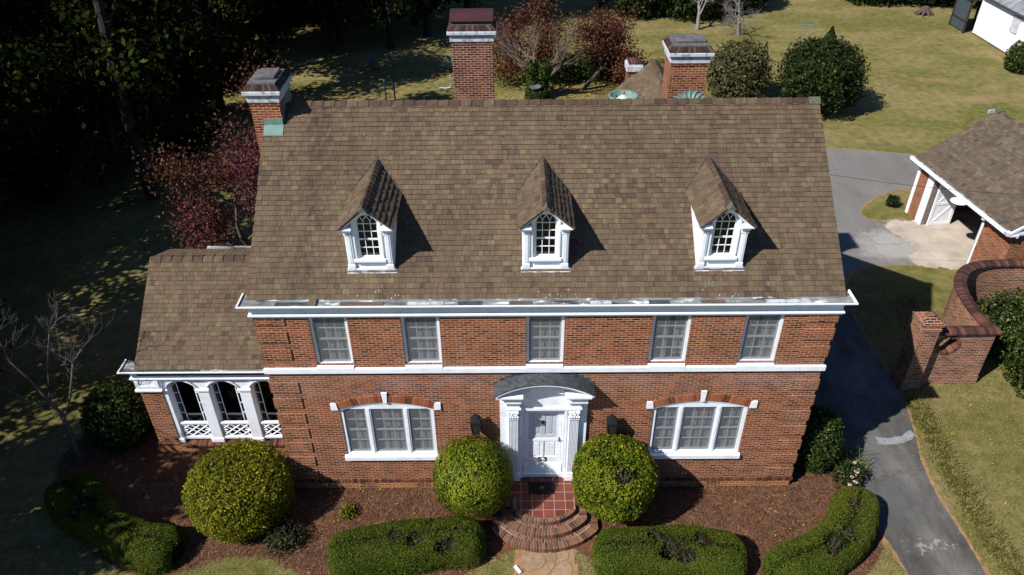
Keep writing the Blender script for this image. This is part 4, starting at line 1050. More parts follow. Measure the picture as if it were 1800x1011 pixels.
def mulch_mat():
    k = Mat("pine_straw_mulch"); P = k.pos()
    a = k.noise(k.mapv(P, (9, 2, 1)), 4., 5, .7); b = k.noise(k.mapv(P, (2, 9, 1)), 4., 5, .7)
    t = k.math('MAXIMUM', a, b); c = k.ramp(t, [(.38, lin(62, 40, 28)), (.55, lin(114, 76, 54)), (.72, lin(150, 108, 80))])
    c = k.mix(.6, c, k.ramp(k.noise(P, 1.1, 5), [(.3, (.55, .52, .5)), (.65, (1.35, 1.32, 1.28))]), 'MULTIPLY')
    return k.bsdf(c, .95, k.bump(t, .9, .04), spec=.1)
bed = [(-14.7, 1.3), (-14.3, .2), (-13.7, -.9), (-12.6, -1.9), (-11.2, -2.75), (-10.0, -2.95), (-9.1, -2.55), (-8.2, -2.25), (-7.2, -2.35), (-6.2, -3.0), (-4.6, -3.6), (-3, -3.5), (-1.9, -2.75), (-1.1, -2.25), (-.7, -2.1), (.85, -2.1), (1.25, -2.45),
       (1.6, -3.1), (2.6, -3.6), (5, -3.7), (7.2, -3.5), (8.5, -2.9), (9.2, -2.0), (9.25, -.9), (9.3, .3), (9.45, 1.4), (8.7, 2.8), (8.05, 6), (8.0, 9), (-7.1, 9), (-12.2, 7), (-13.2, 4), (-14.2, 2.6)]
bp_ = smooth_poly(bed, 2)
sheet("mulch_bed", jitter(bp_, .04, 9), .006, mulch_mat())
def inside(P, poly):
    r = np.zeros(len(P), bool); x, y = P[:, 0], P[:, 1]
    for (ax, ay), (bx, by) in zip(poly, poly[1:] + poly[:1]):
        c = (ay > y) != (by > y); r ^= c & (x < (bx - ax) * (y - ay) / ((by - ay) or 1e-9) + ax)
    return r
P = np.stack([rng.uniform(-14.7, 9.5, 150000), rng.uniform(-3.7, 3.2, 150000)], 1)
P = P[inside(P, bp_)]; P = P[~((P[:, 0] > -7.2) & (P[:, 0] < 7.2) & (P[:, 1] > .0))]; P = P[~((np.abs(P[:, 0]) < 1.5) & (P[:, 1] > -2.2))][:60000]
a = rng.uniform(0, 6.28, len(P)); P3 = np.column_stack([P, .008 + .03 * rng.random(len(P))]); D = np.column_stack([np.cos(a), np.sin(a), rng.uniform(-.05, .22, len(P))])
V, Q = strips(P3, D, rng.uniform(.12, .28, len(P)), .010, 4, .1)
tag(np_mesh("pine_straw", V, Q, L_STRAW), kind="stuff")

# flagstone path
def stone_mat():
    k = Mat("flagstone"); P = k.pos(); c = k.ramp(k.island(), [(0, lin(108, 92, 76)), (.5, lin(136, 114, 92)), (1, lin(158, 132, 106))])
    c = k.mix(.6, c, k.ramp(k.noise(P, 6., 6, .65), [(.3, (.55, .55, .55)), (.68, (1.2, 1.2, 1.2))]), 'MULTIPLY'); return k.bsdf(c, .9, k.bump(k.noise(P, 18., 5), .5, .01), spec=.15)
path = sheet("path", jitter([(-.78, -2.15), (.85, -2.12), (.87, -3.2), (.9, -9), (-.85, -9), (-.82, -3)], .04, 12), .010, M_EDGE)
stones = [[(-.62, -2.28), (-.1, -2.24), (.06, -2.5), (-.16, -2.78), (-.6, -2.62)], [(.02, -2.22), (.3, -2.24), (.32, -2.52), (.1, -2.56)], [(.36, -2.2), (.62, -2.2), (.66, -2.42), (.48, -2.52), (.36, -2.46)],
          [(-.8, -2.62), (-.66, -2.66), (-.55, -2.8), (-.74, -2.86)], [(-.2, -2.84), (.1, -2.6), (.3, -2.58), (.1, -2.9), (-.2, -3.0)], [(.36, -2.58), (.58, -2.5), (.72, -2.7), (.66, -3.02), (.2, -3.0), (.18, -2.88)], [(-.72, -2.9), (-.48, -2.84), (-.28, -2.9), (-.3, -3.2), (-.74, -3.2)], [(.66, -2.2), (.8, -2.18), (.82, -2.6), (.76, -2.62), (.68, -2.45)]]
for q in range(14):
    x, y = -.6 + (q % 3) * .55, -3.4 - (q // 3) * .5; stones.append([(x - .22, y - .16), (x + .2, y - .2), (x + .24, y + .14), (x - .18, y + .2)])
for st in stones:
    mb = MB(); s = jitter(smooth_poly(st, 1), .012, int(st[0][0] * 99) + 40, .1); mb.prism(s, .0, .024 + .004 * rnd.random(), fz)
    tag(mb.build("flagstone", stone_mat.m if hasattr(stone_mat, "m") else setattr(stone_mat, "m", stone_mat()) or stone_mat.m, path))
mb = MB(); mb.box(-.04, .04, -.13, .13, 0, .05, T=Matrix.Translation((-.72, -2.78, .02)) @ Matrix.Rotation(.6, 4, 'Z'))
tag(mb.build("edging_block", M_WHITE, path))

# ================================================================ SHRUBS
def clear_balls(P, balls): 
    k = np.ones(len(P), bool)
    for c, r in balls: k &= ~(((P - np.array(c)) ** 2).sum(1) < r * r)
    return k
def ball(name, c, rx, rz, n, size, mat, label, cat="shrub", group=None, seed=1, amp=.06, f=1.2, ry=None, body=M_BODY, shell=.2, asp=.55, dents=()):
    g = np.random.default_rng(seed); c = np.array(c, float); S = np.array([rx, ry or rx, rz])
    d = nrm(g.normal(0, 1, (n, 3))); sq = lambda d: (np.hypot(d[:, 0], d[:, 1]) ** 2.5 + np.abs(d[:, 2]) ** 2.5) ** (-1 / 2.5); lm = lump(d * 2.2, seed, f); fine = lump(d * 9, seed + 3, f)
    rr = sq(d) + amp * lm + amp * .8 * fine - shell * g.random(n) ** 2.2 + .05 * (g.random(n) > .985)
    P = c + d * S * rr[:, None]; N = nrm(d / S)
    k = P[:, 2] > .02; P, N = P[k], N[k]
    for dc, dr in dents: k = ((P - np.array(dc)) ** 2).sum(1) > dr * dr * g.uniform(.5, 1.2, len(P)); P, N = P[k], N[k]
    V, Q = leaves(P, N, size, asp, .85, seed)
    t = thing(name, (c[0], c[1], 0), label, cat, group)
    np_mesh("foliage", V, Q, mat, t)
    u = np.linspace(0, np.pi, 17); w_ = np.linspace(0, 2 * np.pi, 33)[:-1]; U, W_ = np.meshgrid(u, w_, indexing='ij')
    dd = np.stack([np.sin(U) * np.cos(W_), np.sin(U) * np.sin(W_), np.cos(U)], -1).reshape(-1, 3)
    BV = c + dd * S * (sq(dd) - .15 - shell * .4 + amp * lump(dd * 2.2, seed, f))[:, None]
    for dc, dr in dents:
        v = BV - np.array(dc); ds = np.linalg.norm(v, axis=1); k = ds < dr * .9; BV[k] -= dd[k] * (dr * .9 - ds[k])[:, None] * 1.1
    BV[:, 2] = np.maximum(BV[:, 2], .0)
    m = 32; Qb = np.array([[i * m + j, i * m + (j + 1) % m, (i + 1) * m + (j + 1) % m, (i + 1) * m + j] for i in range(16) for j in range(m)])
    np_mesh("shaded_core", BV, Qb, body, t)  # closed dark shell, coloured as the shade deep between the leaves
    return t
BG = "clipped round bushes beside the door"
ball("round_bush", (-1.9, -.98, 1.6), 1.08, .98, 24000, .066, L_BALL, "clipped round green bush left of the white front door", group=BG, seed=1, amp=.05)
ball("round_bush", (1.88, -1.05, 1.6), 1.12, 1.01, 25000, .066, L_BALL, "clipped round bush right of the front door with a bare hollow at its top", group=BG, seed=2, amp=.05, dents=(((2.0, -1.75, 2.45), .24), ((1.85, -1.45, 2.6), .17), ((2.3, -1.7, 2.4), .14)))
ball("round_bush", (-8.37, -.87, .98), 1.4, 1.02, 30000, .068, L_YELLOW, "large yellow-green round bush in front of the sunroom", seed=3, amp=.06)
tw = random.Random(4); t = [o for o in COL.objects if o.get("label", "").startswith("clipped round bush right")][0]; mb = MB()
for q in range(26):
    a = tw.uniform(0, 6.28); p = Vector((2.0, -1.65, 2.3)) + Vector((math.cos(a), math.sin(a), 0)) * tw.uniform(0, .25); mb.tube([p - Vector((0, .1, .2)), p + Vector((tw.uniform(-.12, .12), tw.uniform(-.12, .12), tw.uniform(.05, .2)))], .007, 4, False)
mb.build("bare_twigs", M_TWIG, t)

def hedge(name, path, r, h, n, label, seed, dents=(), group="clipped hedges along the front bed", mat=None):
    g = np.random.default_rng(seed); Pt = np.array(path, float)
    for _ in range(3):
        q = np.empty((len(Pt) * 2 - 2, 2)); q[0::2] = Pt[:-1] * .75 + Pt[1:] * .25; q[1::2] = Pt[:-1] * .25 + Pt[1:] * .75
        Pt = np.vstack([Pt[:1], q, Pt[-1:]])
    seg = np.linalg.norm(np.diff(Pt, axis=0), axis=1); L = np.r_[0, np.cumsum(seg)]; tot = L[-1]
    rv = r if callable(r) else (lambda s: np.full_like(s, r))
    def surf(s, ph):                       # s from -1 cap to tot+cap; ph 0..pi across
        sc = np.clip(s, 0, tot); x = np.interp(sc, L, Pt[:, 0]); y = np.interp(sc, L, Pt[:, 1])
        i = np.clip(np.searchsorted(L, sc) - 1, 0, len(seg) - 1); T = np.diff(Pt, axis=0)[i] / seg[i][:, None]; Nn = np.stack([-T[:, 1], T[:, 0]], 1)
        rr = rv(sc / tot); e = np.clip((s - sc) / rr, -1, 1); k = np.sqrt(np.maximum(0, 1 - np.abs(e) ** 2.3)) if False else np.maximum(0, 1 - np.abs(e) ** 2.4) ** (1 / 2.4)
        cx = np.sign(np.cos(ph)) * np.abs(np.cos(ph)) ** .62; cz = np.abs(np.sin(ph)) ** .62
        tz = np.maximum(0, 1 - np.abs(e) ** 3.2) ** (1 / 3.2)
        p = np.stack([x, y], 1) + T * (e * rr)[:, None] + Nn * (cx * rr * k)[:, None]
        z = h * cz * tz
        nr = nrm(np.column_stack([Nn * (np.sign(cx) * np.abs(cx) ** 2.2)[:, None] + T * (np.sign(e) * np.abs(e) ** 2.2)[:, None], cz ** 2.2 * .9 + .05]))
        return np.column_stack([p, z]), nr
    def disp(P, nr): return P + nr * (.05 * lump(P * .8, seed, 1.) + .025 * lump(P * 3, seed + 1, 1.))[:, None]
    r0 = float(np.mean(rv(np.array([.5]))))
    s = g.uniform(-r0 * 1.1, tot + r0 * 1.1, n); sm = rv(np.clip(s, 0, tot) / tot); s = np.where(s < -sm, -sm * g.random(n), s); s = np.where(s > tot + sm, tot + sm * g.random(n), s)
    P, nr = surf(s, g.uniform(0, np.pi, n)); P = disp(P, nr) - nr * (g.random(n)[:, None] ** 2 * .09); k = P[:, 2] > .01; P, nr = P[k], nr[k]
    dents = [(dc, dr * 1.25) for dc, dr in dents]
    for dc, dr in dents:
        wv = 1 + .45 * lump(P * 5, seed + 5, 1.)
        k = ((P - np.array(dc)) ** 2).sum(1) > (dr * wv * g.uniform(.7, 1.1, len(P))) ** 2; P, nr = P[k], nr[k]
    V, Q = leaves(P, nr, .036, .6, .65, seed)
    t = thing(name, (*Pt.mean(0), 0), label, "hedge", group); np_mesh("foliage", V, Q, mat or L_HEDGE, t)
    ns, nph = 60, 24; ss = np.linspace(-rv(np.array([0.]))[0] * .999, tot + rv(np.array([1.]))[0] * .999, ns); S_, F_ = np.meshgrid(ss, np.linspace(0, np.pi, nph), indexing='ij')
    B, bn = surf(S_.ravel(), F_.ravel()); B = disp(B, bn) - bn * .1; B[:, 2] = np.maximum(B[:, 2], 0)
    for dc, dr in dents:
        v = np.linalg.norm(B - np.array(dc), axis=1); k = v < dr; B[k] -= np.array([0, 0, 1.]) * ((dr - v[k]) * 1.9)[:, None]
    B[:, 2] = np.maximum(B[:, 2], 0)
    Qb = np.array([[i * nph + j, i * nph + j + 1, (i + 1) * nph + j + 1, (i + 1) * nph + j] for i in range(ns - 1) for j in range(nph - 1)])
    np_mesh("shaded_core", B, Qb, M_BODY_HEDGE, t)  # closed shell painted dark for the shade inside the hedge
    if dents:
        Pd = np.concatenate([np.array(dc) + g.normal(0, .42 * dr, (int(260 * dr), 3)) * np.array([1, 1, .5]) - np.array([0, 0, .16]) for dc, dr in dents]); Vd, Qd = leaves(Pd, nrm(g.normal(0, .6, Pd.shape) + np.array([0, 0, .7])), .05, .55, .6, seed + 2); np_mesh("sparse_foliage", Vd, Qd, L_SPARSE, t)
        mb = MB(); tw = random.Random(seed)
        for dc, dr in dents:
            for q in range(int(26 * dr)):
                a = tw.uniform(0, 6.28); p = Vector(dc) + Vector((math.cos(a), math.sin(a), 0)) * tw.uniform(0, dr * .9) - Vector((0, 0, tw.uniform(.05, .25)))
                mb.tube([p, p + Vector((tw.uniform(-.1, .1), tw.uniform(-.1, .1), tw.uniform(.05, .2))), p + Vector((tw.uniform(-.18, .18), tw.uniform(-.18, .18), tw.uniform(.12, .26)))], [.008, .006, .003], 4, False)
        mb.build("dead_twigs", M_TWIG, t)
    return t
hedge("clipped_hedge", [(-5.05, -2.52), (-4.4, -2.4), (-3.6, -2.32), (-2.7, -2.16), (-2.25, -2.14)], .68, .92, 58000, "long rounded hedge with small dark gaps, between the pine straw and the steps' left side", 5, (((-3.4, -2.5, .92), .2), ((-3.9, -2.3, .95), .17), ((-2.6, -2.65, .9), .26), ((-3.0, -1.85, .93), .15)))
hedge("clipped_hedge", [(1.95, -2.58), (2.6, -2.58), (3.6, -2.5), (4.55, -2.68)], .71, .92, 58000, "rounded hedge right of the front steps with a large ragged hole in its top", 6, (((2.9, -2.35, .95), .22), ((3.2, -2.75, .95), .3), ((3.55, -2.95, .85), .22), ((4.1, -2.55, .95), .22)))
hedge("clipped_hedge", [(6.3, -3.0), (7.0, -2.75), (7.8, -2.25), (8.4, -1.6), (8.6, -1.2)], .66, .92, 54000, "curved bean-shaped hedge in the bed corner beside the driveway", 7, (((7.5, -2.55, .95), .28), ((7.95, -2.3, .95), .22), ((8.35, -1.45, .95), .15), ((7.3, -2.9, .9), .15)))
hedge("clipped_hedge", [(-13.25, -.55), (-12.6, -1.1), (-11.8, -1.65), (-10.8, -2.15), (-10.3, -2.25)], (lambda s: .66 + .11 * np.cos(s * 5)), .82, 50000, "dark curved hedge in the shade at the far left of the front bed", 8, (((-12.55, -1.2, .82), .3), ((-12.75, -1.45, .78), .22)))

def strap_clump(name, c, n, L, mat, label, cat, seed, spread=.3, group=None, flowers=0, width=.03):
    g = np.random.default_rng(seed); a = g.uniform(0, 6.28, n); P = np.column_stack([c[0] + spread * .4 * g.normal(0, 1, n), c[1] + spread * .4 * g.normal(0, 1, n), np.full(n, .02)])
    D = np.column_stack([np.cos(a) * .8, np.sin(a) * .8, g.uniform(.5, 1.4, n)]); V, Q = strips(P, D, L * g.uniform(.6, 1.15, n), width, seed, .35)
    t = thing(name, (c[0], c[1], 0), label, cat, group); np_mesh("leaves", V, Q, mat, t)
    return t
strap_clump("daylily_clump", (9.15, .75), 130, .75, L_STRAP, "clump of arching strap-leaved lilies beside the driveway", "plant", 3, .5)
t = ball("rose_bush", (8.9, .12, .32), .42, .45, 1500, .07, L_GLOSSY, "small rose bush with pale pink flowers beside the driveway", "plant", seed=12, amp=.25, shell=.5)
g = np.random.default_rng(2); P = np.array([(8.98, -.12, .66), (9.06, -.02, .62), (8.82, -.2, .6), (8.75, -.32, .42), (9.0, .2, .75), (8.9, -.3, .5)])
for q, p in enumerate(P):
    pp = p + g.normal(0, .026, (12, 3)); V, Q = leaves(pp, nrm(pp - p + np.array([0, -.02, .06])), .06, .9, .5, q); np_mesh("flower", V, Q, L_PINK, t)
ball("camellia", (8.05, .9, .95), .72, 1.05, 7000, .085, L_GLOSSY, "glossy dark green camellia at the house's right front corner", seed=14, amp=.09, shell=.25, ry=.75)
ball("camellia", (7.85, 4.4, 1.2), .6, 1.3, 6000, .09, L_GLOSSY, "dark camellia in the shadow along the right side of the house", seed=15, amp=.1, shell=.25, ry=1.9)
ball("foundation_shrub", (-7.05, -1.85, .22), .55, .35, 1700, .07, L_GREY, "low sparse shrub right of the yellow-green bush", "plant", seed=16, amp=.3, shell=.6)
ball("seedling", (-5.47, -.95, .08), .26, .2, 420, .07, L_YELLOW, "tiny yellow-green plant alone in the pine straw", "plant", seed=17, amp=.3, shell=.6)
ball("sunroom_shrub", (-13.0, 2.15, .85), 1.0, .95, 8000, .1, L_IVY, "dark leafy shrub left of the sunroom's brick corner", seed=18, amp=.16, shell=.35)
ball("sunroom_shrub", (-12.3, 5.6, 1.2), .7, 1.6, 5000, .1, L_GLOSSY, "dark shrub peeking past the left edge of the sunroom roof", seed=19, amp=.14, shell=.3)
ball("sunroom_shrub", (-9.2, 7.6, 1.6), 1.3, 2.0, 6000, .12, L_GLOSSY, "green shrub top showing behind the sunroom's back gutter", seed=20, amp=.14, shell=.3)

# border grass along the drive
ln = np.array([(12.3, 3.5), (12.25, 1.8), (12.1, 0), (12.1, -1.9), (12.3, -3.2), (12.6, -6)]); s = rng.uniform(0, 5, 9000); i = s.astype(int); f = (s - i)[:, None]
P = ln[i] * (1 - f) + ln[np.minimum(i + 1, 5)] * f + rng.normal(0, .15, (9000, 2)); a = rng.uniform(0, 6.28, 9000)
clm = np.sin(P[:, 1] * 9) * np.sin(P[:, 1] * 3.7 + 1) > -.6; P, a = P[clm], a[clm]
V, Q = strips(np.column_stack([P, np.zeros(len(P))]), np.column_stack([np.cos(a) * .6, np.sin(a) * .6, rng.uniform(.5, 1.2, len(P))]), rng.uniform(.16, .36, len(P)), .016, 9, .3)
tag(np_mesh("border_grass", V, Q, L_DRY), kind="stuff")
# turf blades on the nearer lawns
P = np.concatenate([np.column_stack([rng.uniform(11.5, 19, 60000), rng.uniform(-3.6, 9, 60000)]), np.column_stack([rng.uniform(-15.5, 1.5, 22000), rng.uniform(-4, -1.9, 22000)]), np.column_stack([rng.uniform(.7, 9.6, 9000), rng.uniform(-3.6, -2, 9000)]), np.column_stack([rng.uniform(-18, -12, 26000), rng.uniform(-3, 8, 26000)])])
P = P[~inside(P, bp_)]; P = P[~inside(P, dp)]; P = P[~((np.abs(P[:, 0]) < .85) & (P[:, 1] < -2))]; a = rng.uniform(0, 6.28, len(P)); n = len(P)
V, Q = strips(np.column_stack([P, np.zeros(n)]), np.column_stack([np.cos(a), np.sin(a), rng.uniform(.4, 1.3, n)]), rng.uniform(.035, .085, n), .011, 10, .3)
tag(np_mesh("grass", V, Q, L_GRASS), kind="stuff")
# fallen leaves on the back lawn
P = np.concatenate([np.column_stack([rng.normal(3.5, 3.2, 900), rng.normal(31.3, 1.6, 900)]), np.column_stack([rng.uniform(-12, 8, 400), rng.uniform(27, 36, 400)])]); n = len(P)
V, Q = leaves(np.column_stack([P, np.full(n, .03)]), np.tile([0, 0, 1.], (n, 1)), .13, .7, .3, 5)
P = np.concatenate([np.column_stack([rng.uniform(11.2, 19, 260), rng.uniform(-3.2, 9, 260)]), np.column_stack([rng.uniform(-14, 9.6, 330), rng.uniform(-3.4, 0, 330)]), np.column_stack([rng.uniform(8.6, 18, 160), rng.uniform(-3, 20, 160)])]); n = len(P)
V2, Q2 = leaves(np.column_stack([P, np.full(n, .045)]), np.tile([0, 0, 1.], (n, 1)), .07, .7, .4, 6); V, Q = join([(V, Q), (V2, Q2)]); tag(np_mesh("fallen_leaves", V, Q, L_FALLEN), kind="stuff")
# ================================================================ GARDEN WALL
def sweep_wall(mb, path, th, z0, z1):
    """wall of constant thickness along a plan path, uv by length"""
    n = len(path); L = [0]
    for a, b in zip(path[:-1], path[1:]): L.append(L[-1] + math.dist(a, b))
    def off(i, s):
        a, b = Vector(path[max(i - 1, 0)]), Vector(path[min(i + 1, n - 1)]); t = (b - a).normalized(); return (path[i][0] - t.y * s, path[i][1] + t.x * s)
    for i in range(n - 1):
        for s in (-th / 2, th / 2):
            a, b = off(i, s), off(i + 1, s)
            mb.face([(*a, z0), (*b, z0), (*b, z1), (*a, z1)], [(L[i], z0), (L[i + 1], z0), (L[i + 1], z1), (L[i], z1)])
        a, b, c, d = off(i, -th / 2), off(i + 1, -th / 2), off(i + 1, th / 2), off(i, th / 2)
        mb.face([(*a, z1), (*b, z1), (*c, z1), (*d, z1)], [(L[i], 0), (L[i + 1], 0), (L[i + 1], th), (L[i], th)])
    for i in (0, n - 1):
        a, b = off(i, -th / 2), off(i, th / 2); mb.face([(*a, z0), (*b, z0), (*b, z1), (*a, z1)], [(0, z0), (th, z0), (th, z1), (0, z1)])
def spline(pts, n=8):
    out = []
    P = [pts[0]] + pts + [pts[-1]]
    for i in range(1, len(P) - 2):
        for k in range(n):
            t = k / n; out.append(tuple(.5 * ((2 * P[i][c]) + (-P[i - 1][c] + P[i + 1][c]) * t + (2 * P[i - 1][c] - 5 * P[i][c] + 4 * P[i + 1][c] - P[i + 2][c]) * t * t + (-P[i - 1][c] + 3 * P[i][c] - 3 * P[i + 1][c] + P[i + 2][c]) * t ** 3) for c in (0, 1)))
    return out + [pts[-1]]
gw = thing("garden_wall", (14, 5, 0), "curving brick garden wall with a round hole and a brick pillar beside the driveway", "garden wall")
curve = spline([(14.6, 4.62), (14.56, 5.4), (14.66, 6.5), (14.98, 7.35), (15.55, 7.98), (16.3, 8.28), (17.3, 8.35), (18.6, 8.3), (21, 8.5), (25, 8.6)])
mb = MB(); sweep_wall(mb, curve, .24, 0, 2.14); mb.build("serpentine_wall", M_BRICK_GARDEN, gw, fix=False)
def coping_run(mb, path, wd, z, seed, w_=.075):
    g = random.Random(seed); L = [0]
    for a, b in zip(path[:-1], path[1:]): L.append(L[-1] + math.dist(a, b))
    def at(s):
        for k in range(len(path) - 1):
            if L[k + 1] >= s or k == len(path) - 2:
                f = (s - L[k]) / max(1e-6, L[k + 1] - L[k]); a, b = Vector(path[k]), Vector(path[k + 1]); t = (b - a).normalized(); return a.lerp(b, f), Vector((-t.y, t.x))
    n = int(L[-1] / w_)
    for q in range(n):
        (a, na), (b, nb) = at(L[-1] * (q + .05) / n), at(L[-1] * (q + .93) / n); e = g.uniform(-.006, .006); h = wd / 2
        pr = [(-h, z), (-h, z + .07), (0, z + .14 + e), (h, z + .07), (h, z)]
        A = [(*(a + na * s), zz) for s, zz in pr]; B = [(*(b + nb * s), zz) for s, zz in pr]; i = len(mb.v); mb.v += A + B; k = 5
        for j in range(k): mb.f.append((i + j, i + (j + 1) % k, i + k + (j + 1) % k, i + k + j))
        mb.f += [tuple(i + j for j in range(k)), tuple(i + k + j for j in range(k))[::-1]]
mb = MB(); coping_run(mb, curve, .40, 2.15, 3); coping_run(mb, [(12.62, 4.42), (14.82, 4.45)], .42, 2.152, 4); mb.build("coping", M_COPING, gw)
hc = (13.3, 1.68)
mb = MB(); mb.plate(rect(12.55, 14.72, 0, 2.15), [[(hc[0] + .31 * math.cos(a), hc[1] + .31 * math.sin(a)) for a in [i * math.pi / 14 for i in range(28)]]], front(4.32), .26)
mb.box(12.55, 14.73, 4.295, 4.32, 0, .34)
fw = mb.build("front_panel", M_BRICK_GARDEN, gw)
mb = MB()
for q in range(26):
    a0, a1 = 2 * math.pi * q / 26, 2 * math.pi * (q + .86) / 26
    P = [(hc[0] + r * math.cos(a), hc[1] + r * math.sin(a)) for a, r in ((a0, .305), (a1, .305), (a1, .40), (a0, .40))]
    mb.prism(P, 4.30, 4.59, lambda p, t: (p[0], t, p[1]))
mb.build("round_opening", M_SOLDIER, fw)
mb = MB(); mb.box(12.1, 12.66, 4.02, 4.72, 0, 2.66); mb.box(12.07, 12.69, 3.99, 4.75, 2.5, 2.58); mb.box(12.06, 12.70, 3.98, 4.76, .0, .32); pl = mb.build("pillar", M_BRICK_GARDEN, gw)
mb = MB(); c0 = (12.38, 4.37)
mb.box(12.03, 12.73, 4.0, 4.74, 2.66, 2.74)
for s in range(4):
    T = Matrix.Translation((*c0, 2.74)) @ Matrix.Rotation(s * math.pi / 2, 4, 'Z')
    mb.face([T @ Vector(p) for p in ((-.35, -.35, .004), (.35, -.35, .004), (.12, -.12, .17), (-.12, -.12, .17))])
mb.box(12.265, 12.495, 4.255, 4.485, 2.88, 2.93); mb.build("pillar_cap", M_BRICK_DARK, pl)

# ================================================================ GARAGE
d_ = Vector((.119, -.993, 0)); in_ = Vector((.993, .119, 0)); A0 = Vector((17.29, 15.98, 0))
GT = Matrix.Translation(A0) @ Matrix(((in_.x, d_.x, 0, 0), (in_.y, d_.y, 0, 0), (0, 0, 1, 0), (0, 0, 0, 1)))
# garage local frame: x = depth into the building, y = along the front towards the camera
ga = thing("garage", (20, 13, 0), "brick garage with shingled gable roof and an open white carriage door", "garage")
gp = lambda x, y, z: tuple(GT @ Vector((x, y, z)))
def gbuild(mb, name, mat, par, fix=True, **k):
    mb.v = [gp(*p) for p in mb.v]; return mb.build(name, mat, par, fix=fix, **k)
GL, GD, GH = 6.28, 5.9, 2.62
mb = MB(); mb.plate(rect(0, GL, -.08, GH), [rect(1.22, 4.68, -.06, 2.28)], lambda u, v, d: (d, u, v), .28)
mb.box(.28, GD, 0, .28, 0, GH); mb.box(GD - .28, GD, .28, GL - .28, 0, GH); mb.box(.28, GD, GL - .28, GL, 0, GH)
mb.prism([(0, GH), (GD, GH), (GD / 2, GH + 1.75)], 0.02, .2, lambda p, t: (p[0], t, p[1])); mb.prism([(0, GH), (GD, GH), (GD / 2, GH + 1.75)], GL - .2, GL - .02, lambda p, t: (p[0], t, p[1]))
for q in range(5): mb.box(.55 + q * .0, 1.2, GL, GL + .02 + .012 * q, .3 * q, 2.4 - .12 * q)
gbuild(mb, "wall", M_BRICK, ga)
mb = MB(); mb.box(-.03, .0, -.02, .16, 0, GH); mb.box(-.05, .28, .82, 1.22, 0, 2.28); mb.box(-.045, .02, .82, 4.75, 2.28, 2.62); mb.box(-.07, -.045, .8, 4.77, 2.28, 2.34); mb.box(-.02, .28, 4.62, 4.7, 0, 2.28); gbuild(mb, "door_frame", M_WHITE, ga)
mb = MB()
mb.plate(rect(.2, 1.28, .03, 2.2), [], lambda u, v, d: (u, 1.36 - d, v), .04)
for a in ((.2, 1.28, .03, .17), (.2, 1.28, 2.06, 2.2), (.2, .32, .17, 2.06), (1.16, 1.28, .17, 2.06), (.32, 1.16, 1.05, 1.17)): mb.box(a[0], a[1], 1.36, 1.38, a[2], a[3])
for z0, z1 in ((.17, 1.05), (1.17, 2.06)): mb.prism([(.32, z0), (.42, z0), (1.16, z1), (1.06, z1)], 1.36, 1.376, lambda p, t: (p[0], t, p[1]))
gbuild(mb, "carriage_door", M_WHITE, ga)
mb = MB(); mb.box(.0, .06, 4.55, 4.6, .05, 2.1); gbuild(mb, "door_leaf", M_STEEL, ga)
# roof
gs = .60; ex = .34; rz = 2.70; gl0, gl1 = -.16, GL + .16
gr = []
for side in (0, 1):
    X0 = -ex if side == 0 else GD + ex; sg = 1 if side == 0 else -1
    run = GD / 2 + ex; S = run * math.sqrt(1 + gs * gs)
    p0 = Vector(gp(X0, gl0, rz)); u = Vector(gp(X0, gl1, rz)) - p0; s = Vector(gp(X0 + sg, gl0, rz + gs)) - p0
    shingles("roof", M_SHINGLE3, ga, p0, u, s, gl1 - gl0, S, e=.15, wd=.2, t=.014, seed=60 + side)
mb = MB(); rt = rz + gs * (GD / 2 + ex)
mb.prism([(-ex, rz - .01), (GD / 2, rt - .01), (GD + ex, rz - .01), (GD + ex, rz - .1), (GD / 2, rt - .12), (-ex, rz - .1)], gl0, gl1, lambda p, t: (p[0], t, p[1])); gbuild(mb, "roof_deck", M_WHITE_OLD, ga)
mb = MB(); ridge_caps(mb, gp(GD / 2, gl1, rt), gp(GD / 2, gl0 + .2, rt), (in_ - Vector((0, 0, gs))), (-in_ - Vector((0, 0, gs))), .13); mb.build("ridge", M_RIDGE, ga, fix=False)
mb = MB(); mb.box(GD / 2 - .16, GD / 2 + .16, gl0 - .02, gl0 + .2, rt - .02, rt + .05); gbuild(mb, "ridge_end_cap", M_MOSS, ga)
mb = MB(); mb.box(GD / 2 - .5, GD / 2 - .2, gl0 - .06, gl0 + .04, rt - .12, rt + .06, bev=.02); gbuild(mb, "roof_light", M_STEEL, ga)
mb = MB()
for a in ((-ex - .16, -ex - .1, 2.62, 2.76), (-ex - .1, -ex, 2.60, 2.7), (-ex, .0, 2.57, 2.63), (-.06, 0, 2.5, 2.57)): mb.box(a[0], a[1], gl0 - .02, gl1 + .06, a[2], a[3])
mb.box(-ex - .16, GD + ex, GL + .0, GL + .2, 2.62, 2.74); mb.box(-.06, GD, GL, GL + .1, 2.5, 2.62)
for sg, X0 in ((1, -ex - .05), (-1, GD + ex + .05)):
    mb.prism([(X0, rz - .08), (X0 + sg * (GD / 2 + ex + .05), rt - .05), (X0 + sg * (GD / 2 + ex + .05), rt + .06), (X0, rz + .04)], gl1, gl1 + .06, lambda p, t: (p[0], t, p[1]))
gbuild(mb, "cornice", M_WHITE, ga)
mb = MB(); mb.box(-ex - .1, -ex + .02, gl0, gl1, 2.715, 2.735); gbuild(mb, "gutter", M_TIN, ga)
mb = MB(); mb.box(.3, GD - .3, .3, GL - .3, .001, .018); gbuild(mb, "floor_slab", M_APRON, ga)
